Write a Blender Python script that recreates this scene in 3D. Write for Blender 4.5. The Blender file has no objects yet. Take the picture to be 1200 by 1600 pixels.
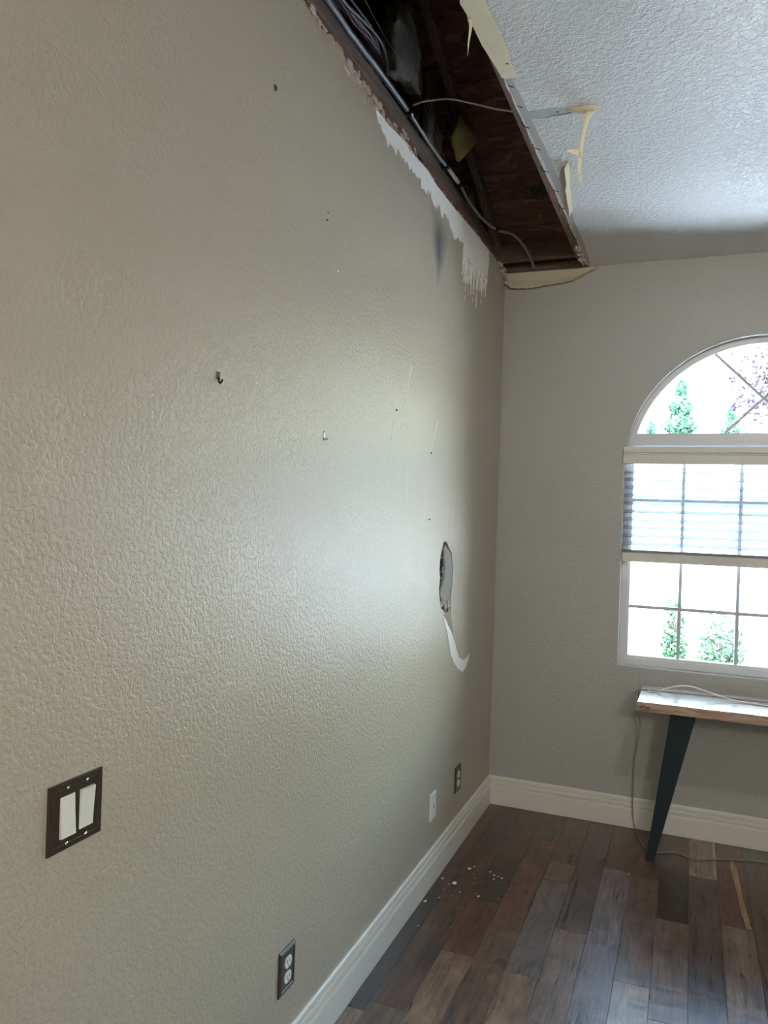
import bpy, bmesh, math, random
from mathutils import Vector, Matrix
from mathutils.geometry import tessellate_polygon

S = bpy.context.scene
C = S.collection
random.seed(7)
D = 3.957        # far wall
H = 2.7436       # ceiling
CAM = Vector((0.9328, 0.0, 1.5))

# ------------------------------------------------------------------ camera
yaw, pitch, roll, fpx = 0.3769, -0.0029, 0.0332, 1211.6
fw = Vector((-math.sin(yaw) * math.cos(pitch), math.cos(yaw) * math.cos(pitch), math.sin(pitch)))
rt = Vector((math.cos(yaw), math.sin(yaw), 0))
up = rt.cross(fw)
r2 = math.cos(roll) * rt + math.sin(roll) * up
u2 = -math.sin(roll) * rt + math.cos(roll) * up
cd = bpy.data.cameras.new('camera')
cam = bpy.data.objects.new('camera', cd)
C.objects.link(cam)
cam.matrix_world = Matrix(((r2.x, u2.x, -fw.x, CAM.x), (r2.y, u2.y, -fw.y, CAM.y), (r2.z, u2.z, -fw.z, CAM.z), (0, 0, 0, 1)))
cd.sensor_fit = 'VERTICAL'
cd.sensor_height = 32.0
cd.lens = fpx / 1600 * 32.0
cd.clip_start = 0.05
cd.clip_end = 400
S.camera = cam

# ------------------------------------------------------------------ world, sun, portals, exposure
W = bpy.data.worlds.new('sky')
S.world = W
W.use_nodes = True
wn = W.node_tree.nodes
wl = W.node_tree.links
sky = wn.new('ShaderNodeTexSky')
sky.sky_type = 'NISHITA'
sky.sun_disc = False
sky.sun_elevation = math.radians(52)
sky.sun_rotation = math.radians(200)
sky.dust_density = 1.2
sky.air_density = 2.0
sky.ozone_density = 2.5
wn['Background'].inputs['Strength'].default_value = 1.2
wl.new(sky.outputs[0], wn['Background'].inputs[0])

sd = bpy.data.lights.new('sun', 'SUN')
sd.energy = 18.5
sd.angle = math.radians(0.6)
sd.color = (1.0, 0.97, 0.94)
sun = bpy.data.objects.new('sun', sd)
C.objects.link(sun)
sun.rotation_euler = Vector((0.45, 0.55, -2.0)).to_track_quat('-Z', 'Y').to_euler()
sun.location = (-3, -6, 9)


def portal(name, loc, direction, sx, sy):
    l = bpy.data.lights.new(name, 'AREA')
    l.shape = 'RECTANGLE'
    l.size, l.size_y = sx, sy
    l.cycles.is_portal = True
    o = bpy.data.objects.new(name, l)
    o.location = loc
    o.rotation_euler = Vector(direction).to_track_quat('-Z', 'Z').to_euler()
    C.objects.link(o)


portal('portal_far_window', (1.2326, D + 0.14, 1.57), (0, -1, 0), 1.26, 1.62)
portal('portal_added_window', (4.50, 0.80, 1.65), (-1, 0, 0), 0.7, 1.0)

S.view_settings.view_transform = 'Standard'
S.view_settings.look = 'None'
S.view_settings.gamma = 1.0
S.view_settings.use_curve_mapping = False
S.view_settings.exposure = 1.7
S.cycles.max_bounces = 10
S.cycles.diffuse_bounces = 6
S.cycles.transparent_max_bounces = 12
S.cycles.caustics_reflective = False
S.cycles.caustics_refractive = False
S.cycles.sample_clamp_indirect = 6.0
S.cycles.use_denoising = True

# ------------------------------------------------------------------ helpers


def srgb(r, g, b):
    def f(c):
        c /= 255.0
        return c / 12.92 if c <= 0.04045 else ((c + 0.055) / 1.055) ** 2.4
    return (f(r), f(g), f(b), 1.0)


class NT:
    """tiny node-tree writer"""

    def __init__(self, name, color=(0.8, 0.8, 0.8, 1), rough=0.5, metal=0.0, spec=0.5):
        self.m = bpy.data.materials.new(name)
        self.m.use_nodes = True
        self.t = self.m.node_tree
        self.n = self.t.nodes
        self.b = self.n['Principled BSDF']
        self.b.inputs['Base Color'].default_value = color
        self.b.inputs['Roughness'].default_value = rough
        self.b.inputs['Metallic'].default_value = metal
        self.b.inputs['Specular IOR Level'].default_value = spec

    def node(self, kind, **kw):
        o = self.n.new(kind)
        for k, v in kw.items():
            if k.startswith('i_'):
                key = k[2:]
                o.inputs[int(key) if key.isdigit() else key.replace('_', ' ')].default_value = v
            else:
                setattr(o, k, v)
        return o

    def link(self, a, b):
        self.t.links.new(a, b)

    def coords(self, kind='Object', scale=(1, 1, 1)):
        tc = self.node('ShaderNodeTexCoord')
        mp = self.node('ShaderNodeMapping')
        mp.inputs['Scale'].default_value = scale
        self.link(tc.outputs[kind], mp.inputs['Vector'])
        return mp.outputs[0]

    def position(self, scale=(1, 1, 1)):
        g = self.node('ShaderNodeNewGeometry')
        mp = self.node('ShaderNodeMapping')
        mp.inputs['Scale'].default_value = scale
        self.link(g.outputs['Position'], mp.inputs['Vector'])
        return mp.outputs[0]

    def noise(self, vec, scale, detail=3.0, rough=0.55, dist=0.0):
        o = self.node('ShaderNodeTexNoise')
        o.inputs['Scale'].default_value = scale
        o.inputs['Detail'].default_value = detail
        o.inputs['Roughness'].default_value = rough
        o.inputs['Distortion'].default_value = dist
        self.link(vec, o.inputs['Vector'])
        return o.outputs['Fac']

    def ramp(self, fac, stops):
        o = self.node('ShaderNodeValToRGB')
        e = o.color_ramp.elements
        while len(e) < len(stops):
            e.new(0.5)
        for el, (p, c) in zip(e, stops):
            el.position = p
            el.color = c if len(c) == 4 else (*c, 1)
        self.link(fac, o.inputs[0])
        return o.outputs[0]

    def mix(self, fac, a, b, mode='MIX'):
        o = self.node('ShaderNodeMix', data_type='RGBA', blend_type=mode)
        for v, s in ((fac, o.inputs[0]), (a, o.inputs[6]), (b, o.inputs[7])):
            if hasattr(v, 'is_linked'):
                self.link(v, s)
            else:
                s.default_value = v
        return o.outputs[2]

    def math(self, op, a, b=0.0, c=None, clamp=False):
        o = self.node('ShaderNodeMath', operation=op, use_clamp=clamp)
        for i, v in enumerate((a, b) if c is None else (a, b, c)):
            if hasattr(v, 'is_linked'):
                self.link(v, o.inputs[i])
            else:
                o.inputs[i].default_value = v
        return o.outputs[0]

    def bump(self, h, strength, distance):
        o = self.node('ShaderNodeBump')
        o.inputs['Strength'].default_value = strength
        o.inputs['Distance'].default_value = distance
        self.link(h, o.inputs['Height'])
        self.link(o.outputs[0], self.b.inputs['Normal'])

    def base(self, c):
        self.link(c, self.b.inputs['Base Color'])


def G(v):
    return (v, v, v, 1)


def simple(name, col, rough=0.5, metal=0.0, spec=0.5, var=0.12, scale=30, bump=0.0):
    t = NT(name, col, rough, metal, spec)
    v = t.position()
    f = t.noise(v, scale, 4)
    t.base(t.mix(f, tuple(c * (1 - var) for c in col[:3]) + (1,), tuple(min(1, c * (1 + var)) for c in col[:3]) + (1,)))
    if bump:
        t.bump(t.noise(v, scale * 4, 3), 0.6, bump)
    return t.m


M = {}


def wall_mat(name, col, stain=False):
    t = NT(name, col, 0.42, 0, 0.45)
    v = t.position()
    a = t.noise(v, 95, 2.0, 0.5, 0.4)
    b = t.noise(v, 210, 2, 0.5)
    plate = t.ramp(a, [(0.40, G(0)), (0.50, G(0.75)), (0.62, G(1))])
    h = t.math('ADD', plate, t.math('MULTIPLY', b, 0.55))
    t.bump(h, 0.42, 0.0022)
    big = t.noise(v, 2.2, 3)
    c = t.mix(big, tuple(x * 0.96 for x in col[:3]) + (1,), tuple(x * 1.04 for x in col[:3]) + (1,))
    if stain:
        sep = t.node('ShaderNodeSeparateXYZ')
        t.link(t.position(), sep.inputs[0])
        y, z = sep.outputs[1], sep.outputs[2]
        wob = t.math('MULTIPLY', t.math('SUBTRACT', t.noise(v, 9, 2), 0.5), 0.05)
        # damp smudge under the tear: wide above, running to a point below
        wdt = t.math('MULTIPLY_ADD', t.math('SUBTRACT', z, 2.36), 0.5, 0.014)
        dy = t.math('ABSOLUTE', t.math('ADD', t.math('SUBTRACT', y, 2.84), wob))
        s1 = t.math('SUBTRACT', 1.0, t.math('DIVIDE', dy, wdt), clamp=True)
        s2 = t.math('MULTIPLY', t.math('SUBTRACT', z, 2.34), 7.0, clamp=True)
        s3 = t.math('MULTIPLY', t.math('SUBTRACT', 2.66, z), 9.0, clamp=True)
        s = t.math('MULTIPLY', t.math('MULTIPLY', s1, s2), s3)
        s = t.math('MULTIPLY', s, 1.0, clamp=True)
        c = t.mix(s, c, (0.10, 0.105, 0.10, 1))
        # chalky wash marks lower down
        w = t.noise(t.position((1, 14, 1.1)), 1.6, 4, 0.6)
        wm = t.ramp(w, [(0.55, G(0)), (0.72, G(1))])
        b1 = t.math('SUBTRACT', 1.0, t.math('MULTIPLY', t.math('ABSOLUTE', t.math('SUBTRACT', y, 2.72)), 2.6), clamp=True)
        b2 = t.math('SUBTRACT', 1.0, t.math('MULTIPLY', t.math('ABSOLUTE', t.math('SUBTRACT', z, 1.62)), 2.4), clamp=True)
        k = t.math('MULTIPLY', t.math('MULTIPLY', t.math('MULTIPLY', b1, b2), wm), 0.35)
        c = t.mix(k, c, (0.62, 0.62, 0.60, 1))
    t.base(c)
    return t.m


M['wall'] = wall_mat('greige_orange_peel_warm_lit', srgb(182, 172, 155), True)  # neutral greige with the warm light on this wall put into it
M['wall_far'] = wall_mat('greige_paint_cool_lit', srgb(180, 179, 173))  # same paint as the left wall, tinted for the cooler light here


def ceil_mat():
    t = NT('white_textured_ceiling', srgb(232, 231, 229), 0.36, 0, 0.55)
    v = t.position()
    a = t.noise(v, 72, 3, 0.6, 0.25)
    pl = t.ramp(a, [(0.42, G(0)), (0.56, G(0.8)), (0.7, G(1))])
    # the texture thins out towards the wall and where the joint tape was skimmed
    t.bump(t.math('ADD', pl, t.math('MULTIPLY', t.noise(v, 170, 2), 0.7)), 1.0, 0.0032)
    return t.m


M['ceiling'] = ceil_mat()
M['skim'] = simple('smooth_ceiling_paper', srgb(186, 185, 182), 0.7, var=0.05, scale=12)
M['cream_paper'] = simple('cream_drywall_paper', srgb(246, 238, 214), 0.8, var=0.07, scale=25, bump=0.0008)
nt_ = M['cream_paper'].node_tree
tl_ = nt_.nodes.new('ShaderNodeBsdfTranslucent')
tl_.inputs[0].default_value = srgb(250, 240, 214)
ms_ = nt_.nodes.new('ShaderNodeMixShader')
ms_.inputs[0].default_value = 0.4
nt_.links.new(nt_.nodes['Principled BSDF'].outputs[0], ms_.inputs[1])
nt_.links.new(tl_.outputs[0], ms_.inputs[2])
nt_.links.new(ms_.outputs[0], nt_.nodes['Material Output'].inputs[0])
M['white_gypsum'] = simple('white_gypsum', srgb(242, 240, 235), 0.9, var=0.08, scale=40, bump=0.002)
M['torn_gypsum'] = simple('torn_gypsum_edge', srgb(196, 180, 166), 0.95, var=0.45, scale=55, bump=0.003)
M['tan_paper'] = simple('tan_backing_paper', srgb(158, 146, 136), 0.9, var=0.15, scale=40)
M['flap_shaded'] = simple('painted_flap_shaded', srgb(152, 150, 144), 0.95, var=0.1, scale=30)  # painted drywall face of the flap, its shade in the base colour
M['scrape'] = simple('pale_paint_scrape', srgb(206, 204, 196), 0.8, var=0.05)
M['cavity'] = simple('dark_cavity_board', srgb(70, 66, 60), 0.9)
M['trim'] = simple('white_satin_trim', srgb(226, 222, 212), 0.32, var=0.03, scale=6)
M['vinyl'] = simple('white_vinyl_frame', srgb(222, 222, 222), 0.35, var=0.02, scale=8)
M['muntin'] = simple('pale_grid_bar', srgb(190, 194, 200), 0.4, var=0.03)
M['blind'] = simple('white_blind_slat_shaded', srgb(146, 152, 162), 0.35, var=0.02, scale=8)  # white slats greyed down: their shade against daylight is in the colour
M['blind_rail'] = simple('cream_blind_rail', srgb(218, 214, 204), 0.4, var=0.03, scale=8)
M['bronze'] = simple('dark_bronze_plate', srgb(74, 65, 57), 0.30, 0.35, var=0.2, scale=60)
M['white_plastic'] = simple('white_plastic', srgb(232, 228, 222), 0.3, var=0.02)
M['steel'] = simple('bright_screw', srgb(205, 200, 190), 0.25, 0.9, var=0.05)
M['dark_slot'] = simple('dark_slot', srgb(35, 33, 31), 0.6)
M['brown_plastic'] = simple('brown_anchor', srgb(92, 66, 44), 0.5)
M['black_metal'] = simple('blackened_metal', srgb(38, 37, 35), 0.4, 0.6)
M['teal'] = simple('dark_teal_leg', srgb(14, 38, 46), 0.38, 0.1, var=0.08, scale=14)
M['grey_cable'] = simple('grey_cable_jacket', srgb(128, 128, 132), 0.4, var=0.06)
M['white_cable'] = simple('white_cable_jacket', srgb(212, 208, 200), 0.4, var=0.04)
M['tan_cord'] = simple('grey_cord', srgb(140, 134, 124), 0.5, var=0.05)
M['red_cable'] = simple('red_wire', srgb(112, 22, 38), 0.5)
M['black_clip'] = simple('black_clip', srgb(20, 20, 22), 0.4)
M['lumber'] = None
M['insul_grey'] = simple('grey_fibre_insulation', srgb(150, 146, 134), 1.0, var=0.4, scale=40, bump=0.008)
M['insul_yellow'] = simple('yellow_fibre_insulation', srgb(138, 128, 66), 1.0, var=0.3, scale=35, bump=0.006)
M['insul_paper'] = simple('insulation_facing', srgb(156, 146, 128), 0.8, var=0.25, scale=16, bump=0.003)
M['ink'] = simple('black_ink', srgb(22, 18, 17), 0.8)
M['crumb'] = simple('plaster_crumb', srgb(236, 232, 224), 0.9, var=0.06, scale=80)
M['concrete'] = simple('sunlit_concrete', srgb(218, 224, 234), 0.9, var=0.06, scale=1.5)
M['side_bounce'] = simple('olive_bounce_ground', srgb(112, 106, 66), 1.0, var=0.25, scale=3)  # unseen side ground, olive chosen to tint the light bounced indoors
M['stone'] = simple('tan_edging_stone', srgb(176, 150, 134), 0.9, var=0.2, scale=6)
M['stucco'] = simple('outer_stucco', srgb(168, 166, 160), 0.9, var=0.04, scale=8)
M['lamp_metal'] = simple('brushed_lamp_base', srgb(160, 156, 150), 0.35, 0.8)


def wood_mat(name, dark, light, along=(1, 12, 12), rough=0.7):
    t = NT(name, light, rough)
    v = t.position(along)
    g = t.noise(v, 6, 5, 0.6, 0.6)
    c = t.mix(t.ramp(g, [(0.3, G(0)), (0.7, G(1))]), dark, light)
    k = t.noise(t.position(), 3.5, 3)
    c = t.mix(t.math('MULTIPLY', k, 0.5), c, dark)
    t.base(c)
    t.bump(g, 0.4, 0.002)
    return t.m


M['lumber'] = wood_mat('rough_brown_lumber', srgb(86, 60, 50), srgb(140, 104, 84), (14, 1.2, 14))
M['lumber_grey'] = wood_mat('weathered_lumber', srgb(84, 68, 58), srgb(132, 112, 98), (14, 1.2, 14))
M['lumber_pale'] = wood_mat('pale_furring_lumber', srgb(112, 84, 66), srgb(160, 128, 104), (14, 1.5, 14))
M['stud'] = wood_mat('grey_brown_stud', srgb(70, 58, 48), srgb(120, 104, 88), (14, 14, 1.5))


def osb_mat():
    t = NT('oriented_strand_board', srgb(110, 70, 50), 0.8)
    v = t.position((9, 26, 26))
    vo = t.node('ShaderNodeTexVoronoi')
    vo.inputs['Scale'].default_value = 1.6
    vo.inputs['Randomness'].default_value = 1.0
    wv = t.node('ShaderNodeTexNoise')
    wv.inputs['Scale'].default_value = 9
    t.link(t.position(), wv.inputs['Vector'])
    add = t.node('ShaderNodeVectorMath', operation='ADD')
    sc = t.node('ShaderNodeVectorMath', operation='SCALE')
    sc.inputs['Scale'].default_value = 1.5
    t.link(wv.outputs['Color'], sc.inputs[0])
    t.link(v, add.inputs[0])
    t.link(sc.outputs[0], add.inputs[1])
    t.link(add.outputs[0], vo.inputs['Vector'])
    sep = t.node('ShaderNodeSeparateColor')
    t.link(vo.outputs['Color'], sep.inputs[0])
    c = t.ramp(sep.outputs[0], [(0.0, srgb(70, 42, 35)), (0.25, srgb(88, 56, 46)), (0.75, srgb(100, 66, 54)), (1.0, srgb(124, 88, 70))])
    t.base(c)
    t.bump(vo.outputs['Distance'], 0.5, 0.004)
    return t.m


M['osb'] = osb_mat()


def floor_mat():
    t = NT('hand_scraped_plank', (0.1, 0.08, 0.06, 1), 0.36, 0, 0.5)
    oi = t.node('ShaderNodeObjectInfo')
    g = t.node('ShaderNodeNewGeometry')
    off = t.node('ShaderNodeVectorMath', operation='ADD')
    cmb = t.node('ShaderNodeCombineXYZ')
    t.link(t.math('MULTIPLY', oi.outputs['Random'], 37.0), cmb.inputs[0])
    t.link(t.math('MULTIPLY', oi.outputs['Random'], 91.0), cmb.inputs[1])
    t.link(cmb.outputs[0], off.inputs[1])
    t.link(g.outputs['Position'], off.inputs[0])

    def mapped(s):
        mp = t.node('ShaderNodeMapping')
        mp.inputs['Scale'].default_value = s
        t.link(off.outputs[0], mp.inputs['Vector'])
        return mp.outputs[0]
    grain = t.noise(mapped((60, 3.5, 1)), 1.0, 5, 0.65, 1.2)
    fine = t.noise(mapped((230, 10, 1)), 1.0, 3, 0.6)
    blot = t.noise(mapped((11, 5, 1)), 1.0, 6, 0.68, 1.0)
    knot = t.noise(mapped((15, 6.5, 1)), 1.0, 3, 0.5, 0.4)
    base = oi.outputs['Color']
    c = t.mix(0.75, base, t.ramp(grain, [(0.3, G(0.18)), (0.48, G(1)), (0.7, G(1.6))]), 'MULTIPLY')
    c = t.mix(0.5, c, t.ramp(fine, [(0.3, G(0.55)), (0.65, G(1.15))]), 'MULTIPLY')
    c = t.mix(0.85, c, t.ramp(blot, [(0.28, G(0.34)), (0.5, G(0.95)), (0.72, G(1.5))]), 'MULTIPLY')
    c = t.mix(t.ramp(knot, [(0.665, G(0)), (0.75, G(0.85))]), c, (0.012, 0.009, 0.008, 1))
    t.base(c)
    r = t.math('MULTIPLY_ADD', grain, 0.22, 0.20)
    t.link(r, t.b.inputs['Roughness'])
    t.b.inputs['Specular IOR Level'].default_value = 0.75
    t.b.inputs['Coat Weight'].default_value = 0.25
    t.b.inputs['Coat Roughness'].default_value = 0.24
    scr = t.noise(mapped((3, 22, 1)), 1.0, 2, 0.5)
    t.bump(t.math('ADD', t.math('MULTIPLY', scr, 1.0), t.math('MULTIPLY', grain, 0.6)), 0.5, 0.0035)
    return t.m


M['floor'] = floor_mat()


def desk_mat(top):
    t = NT('slab_wood_top' if top else 'slab_wood_edge', srgb(170, 140, 120), 0.22 if top else 0.6)
    v = t.position((2.5, 22, 30))
    g = t.noise(v, 2.2, 5, 0.6, 1.4)
    t.base(t.ramp(g, [(0.25, srgb(112, 82, 66)), (0.45, srgb(168, 136, 116)), (0.62, srgb(196, 168, 148)), (0.8, srgb(150, 116, 98))]))
    t.bump(g, 0.15, 0.002)
    if top:
        t.b.inputs['Coat Weight'].default_value = 1.0
        t.b.inputs['Coat Roughness'].default_value = 0.14
    return t.m


M['desk_top'] = desk_mat(True)
M['desk_edge'] = desk_mat(False)


def glass_mat():
    m = bpy.data.materials.new('clear_window_glass')
    m.use_nodes = True
    n = m.node_tree.nodes
    n.remove(n['Principled BSDF'])
    tr = n.new('ShaderNodeBsdfTransparent')
    tr.inputs[0].default_value = (0.93, 0.96, 0.95, 1)
    gl = n.new('ShaderNodeBsdfGlossy')
    gl.inputs['Roughness'].default_value = 0.02
    mx = n.new('ShaderNodeMixShader')
    fr = n.new('ShaderNodeFresnel')
    fr.inputs['IOR'].default_value = 1.25
    l = m.node_tree.links
    l.new(fr.outputs[0], mx.inputs[0])
    l.new(tr.outputs[0], mx.inputs[1])
    l.new(gl.outputs[0], mx.inputs[2])
    l.new(mx.outputs[0], n['Material Output'].inputs[0])
    return m


M['glass'] = glass_mat()


def leaf_mat(name, a, b):
    t = NT(name, a, 0.55)
    f = t.noise(t.position(), 3.0, 3)
    t.base(t.mix(f, a, b))
    t.b.inputs['Transmission Weight'].default_value = 0.0
    t.b.inputs['Subsurface Weight'].default_value = 0.0
    return t.m


M['leaf_green'] = leaf_mat('bush_leaf', srgb(38, 72, 50), srgb(66, 100, 66))
M['leaf_conifer'] = leaf_mat('conifer_needles', srgb(58, 100, 84), srgb(92, 136, 112))
M['leaf_purple'] = leaf_mat('purple_leaf', srgb(34, 22, 40), srgb(58, 38, 60))
M['bark'] = simple('bark', srgb(72, 60, 54), 0.9, var=0.3)

# ------------------------------------------------------------------ object helpers


def wloc(o):
    v = Vector((0, 0, 0))
    while o is not None:
        v += o.location
        o = o.parent
    return v


def link(name, bm, mat, parent=None, origin=None, smooth=False, recalc=True):
    """bm in world coordinates -> one mesh object, child of parent"""
    if recalc:
        bmesh.ops.recalc_face_normals(bm, faces=bm.faces)
    if smooth:
        for f in bm.faces:
            f.smooth = True
    pw = wloc(parent) if parent is not None else Vector((0, 0, 0))
    if origin is None:
        origin = pw if parent is not None else Vector((0, 0, 0))
    origin = Vector(origin)
    bmesh.ops.translate(bm, vec=-origin, verts=bm.verts)
    me = bpy.data.meshes.new(name)
    bm.to_mesh(me)
    bm.free()
    for x in (mat if isinstance(mat, (list, tuple)) else [mat]):
        me.materials.append(x)
    o = bpy.data.objects.new(name, me)
    C.objects.link(o)
    o.location = origin - pw
    if parent is not None:
        o.parent = parent
    return o


def thing(name, label, cat, loc, group=None):
    o = bpy.data.objects.new(name, None)
    o.empty_display_size = 0.05
    C.objects.link(o)
    o.location = loc
    o['label'] = label
    o['category'] = cat
    if group:
        o['group'] = group
    return o


def tag(o, label, cat, group=None):
    o['label'] = label
    o['category'] = cat
    if group:
        o['group'] = group
    return o


def struct(o):
    o['kind'] = 'structure'
    return o


def add_box(bm, x0, x1, y0, y1, z0, z1, bevel=0.0, seg=1):
    r = bmesh.ops.create_cube(bm, size=1.0)
    vs = r['verts']
    for v in vs:
        v.co = Vector((x0 + (v.co.x + 0.5) * (x1 - x0), y0 + (v.co.y + 0.5) * (y1 - y0), z0 + (v.co.z + 0.5) * (z1 - z0)))
    if bevel > 0:
        es = list({e for v in vs for e in v.link_edges})
        bmesh.ops.bevel(bm, geom=es, offset=bevel, segments=seg, profile=0.5, affect='EDGES')
    return vs


def boxm(*a, **k):
    bm = bmesh.new()
    add_box(bm, *a, **k)
    return bm


def smooth_path(pts, n=6):
    pts = [Vector(p) for p in pts]
    out = []
    for i in range(len(pts) - 1):
        p0 = pts[max(i - 1, 0)]
        p1, p2 = pts[i], pts[i + 1]
        p3 = pts[min(i + 2, len(pts) - 1)]
        for k in range(n):
            t = k / n
            out.append(0.5 * ((2 * p1) + (-p0 + p2) * t + (2 * p0 - 5 * p1 + 4 * p2 - p3) * t * t + (-p0 + 3 * p1 - 3 * p2 + p3) * t ** 3))
    out.append(pts[-1])
    return out


def add_tube(bm, pts, rad, sides=8):
    pts = [Vector(p) for p in pts]
    rings = []
    prev = None
    for i, p in enumerate(pts):
        d = (pts[min(i + 1, len(pts) - 1)] - pts[max(i - 1, 0)]).normalized()
        if prev is None:
            a = d.orthogonal().normalized()
        else:
            a = (prev - d * prev.dot(d)).normalized()
        prev = a
        b = d.cross(a)
        r = rad[i] if isinstance(rad, (list, tuple)) else rad
        rings.append([bm.verts.new(p + (a * math.cos(2 * math.pi * k / sides) + b * math.sin(2 * math.pi * k / sides)) * r) for k in range(sides)])
    for q, w in zip(rings, rings[1:]):
        for k in range(sides):
            bm.faces.new((q[k], q[(k + 1) % sides], w[(k + 1) % sides], w[k]))
    bm.faces.new(rings[0][::-1])
    bm.faces.new(rings[-1])


def tube(pts, rad, sides=8, n=6):
    bm = bmesh.new()
    ps = smooth_path(pts, n) if n > 1 else pts
    if isinstance(rad, (list, tuple)) and len(rad) != len(ps):
        rad = [rad[min(len(rad) - 1, i * (len(rad) - 1) // (len(ps) - 1))] for i in range(len(ps))]
    add_tube(bm, ps, rad, sides)
    return bm


def add_sheet(bm, outline, holes, place, t0, t1):
    """flat plate from a 2-D outline with holes; place(u, v, t) gives the 3-D point"""
    loops = [list(outline)] + [list(h) for h in holes]
    flat = [p for lp in loops for p in lp]
    tris = tessellate_polygon([[Vector((p[0], p[1], 0)) for p in lp] for lp in loops])
    va = [bm.verts.new(place(p[0], p[1], t0)) for p in flat]
    vb = [bm.verts.new(place(p[0], p[1], t1)) for p in flat]
    for a, b, c in tris:
        if len({a, b, c}) == 3:
            try:
                bm.faces.new((va[a], va[b], va[c]))
                bm.faces.new((vb[c], vb[b], vb[a]))
            except ValueError:
                pass
    i = 0
    for lp in loops:
        n = len(lp)
        for k in range(n):
            a, b = i + k, i + (k + 1) % n
            bm.faces.new((va[a], va[b], vb[b], vb[a]))
        i += n


def sheet(outline, holes, place, t0, t1):
    bm = bmesh.new()
    add_sheet(bm, outline, holes, place, t0, t1)
    return bm


def YZ(u, v, t):
    return Vector((t, u, v))


def XZ(u, v, t):
    return Vector((u, t, v))


def XY(u, v, t):
    return Vector((u, v, t))


def strip_rows(rows, thick, direction):
    """surface through rows of equal length, given a thickness"""
    bm = bmesh.new()
    d = Vector(direction) * thick
    A = [[bm.verts.new(Vector(p)) for p in r] for r in rows]
    B = [[bm.verts.new(Vector(p) + d) for p in r] for r in rows]
    n, m = len(rows), len(rows[0])
    for i in range(n - 1):
        for j in range(m - 1):
            bm.faces.new((A[i][j], A[i][j + 1], A[i + 1][j + 1], A[i + 1][j]))
            bm.faces.new((B[i][j], B[i + 1][j], B[i + 1][j + 1], B[i][j + 1]))
    for i in range(n - 1):
        bm.faces.new((A[i][0], A[i + 1][0], B[i + 1][0], B[i][0]))
        bm.faces.new((A[i][m - 1], B[i][m - 1], B[i + 1][m - 1], A[i + 1][m - 1]))
    for j in range(m - 1):
        bm.faces.new((A[0][j], B[0][j], B[0][j + 1], A[0][j + 1]))
        bm.faces.new((A[n - 1][j], A[n - 1][j + 1], B[n - 1][j + 1], B[n - 1][j]))
    return bm


def ragged(pts, sub, amp, rnd):
    """subdivide a 2-D polyline and roughen it"""
    out = []
    for (a, b), (c, d) in zip(pts, pts[1:]):
        for k in range(sub):
            t = k / sub
            j = amp if k else amp * 0.4
            out.append((a + (c - a) * t + rnd.uniform(-j, j), b + (d - b) * t + rnd.uniform(-j, j)))
    out.append(pts[-1])
    return out


rnd = random.Random(11)

# ------------------------------------------------------------------ left wall
WALL_TOP = [(1.687, 2.747), (1.722, 2.745), (1.783, 2.744), (1.813, 2.739), (1.903, 2.746), (1.954, 2.736), (2.025, 2.734), (2.116, 2.729), (2.171, 2.728), (2.268, 2.721), (2.359, 2.731), (2.443, 2.744), (2.549, 2.734), (2.675, 2.747), (2.8, 2.732), (2.933, 2.734), (3.078, 2.737), (3.235, 2.745), (3.386, 2.752), (3.526, 2.747), (3.702, 2.752), (3.812, 2.745), (3.9, 2.732), (3.956, 2.705)]
HOLE0 = [(3.004, 1.339), (2.986, 1.305), (2.987, 1.262), (2.995, 1.223), (2.984, 1.194), (2.992, 1.163), (3.005, 1.14), (3.03, 1.103), (3.085, 1.08), (3.162, 1.078), (3.158, 1.112), (3.172, 1.192), (3.179, 1.264), (3.148, 1.329), (3.09, 1.362), (3.055, 1.381), (3.022, 1.375)]
HOLE = ragged(HOLE0 + HOLE0[:1], 4, 0.0035, random.Random(8))[:-1]
top = ragged([(1.0, 2.74)] + WALL_TOP, 4, 0.003, rnd)
outline = [(-3.0, -0.02), (D, -0.02)] + top[::-1] + [(0.98, 2.757), (-3.0, 2.757)]
wall_left = struct(link('wall_left', sheet(outline, [HOLE], YZ, -0.0127, 0.0), M['wall']))
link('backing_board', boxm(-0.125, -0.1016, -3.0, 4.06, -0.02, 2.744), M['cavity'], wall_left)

# white gypsum laid bare under the torn joint, with its ragged comb of drips
TL = [(2.177, 2.718), (2.19, 2.702), (2.227, 2.682), (2.272, 2.666), (2.322, 2.673), (2.342, 2.668), (2.38, 2.687), (2.402, 2.678), (2.472, 2.679), (2.516, 2.673), (2.569, 2.675), (2.608, 2.681), (2.611, 2.651), (2.651, 2.656), (2.682, 2.676), (2.714, 2.689), (2.743, 2.655), (2.78, 2.639), (2.795, 2.664), (2.831, 2.672), (2.852, 2.641), (2.887, 2.665), (2.916, 2.665), (2.956, 2.656), (2.988, 2.639), (3.021, 2.621), (3.052, 2.62), (3.092, 2.642), (3.158, 2.637), (3.183, 2.652), (3.2, 2.63)]
TC = [(3.24, 2.60), (3.29, 2.61), (3.34, 2.59), (3.40, 2.615), (3.46, 2.60), (3.53, 2.625), (3.583, 2.64), (3.603, 2.71)]
TU = [(3.60, 2.745), (3.429, 2.744), (3.233, 2.740), (3.079, 2.733), (2.936, 2.731), (2.786, 2.731), (2.666, 2.740), (2.539, 2.733), (2.443, 2.738), (2.348, 2.728), (2.277, 2.720), (2.217, 2.722)]
low = []
for (a, b), (c, d) in zip(TL, TL[1:]):
    low.append((a, b))
    n = max(1, int((c - a) / 0.012))
    for k in range(1, n):
        t = k / n
        low.append((a + (c - a) * t, b + (d - b) * t + (rnd.uniform(-0.020, 0.004) if k % 2 else 0.004)))
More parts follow.
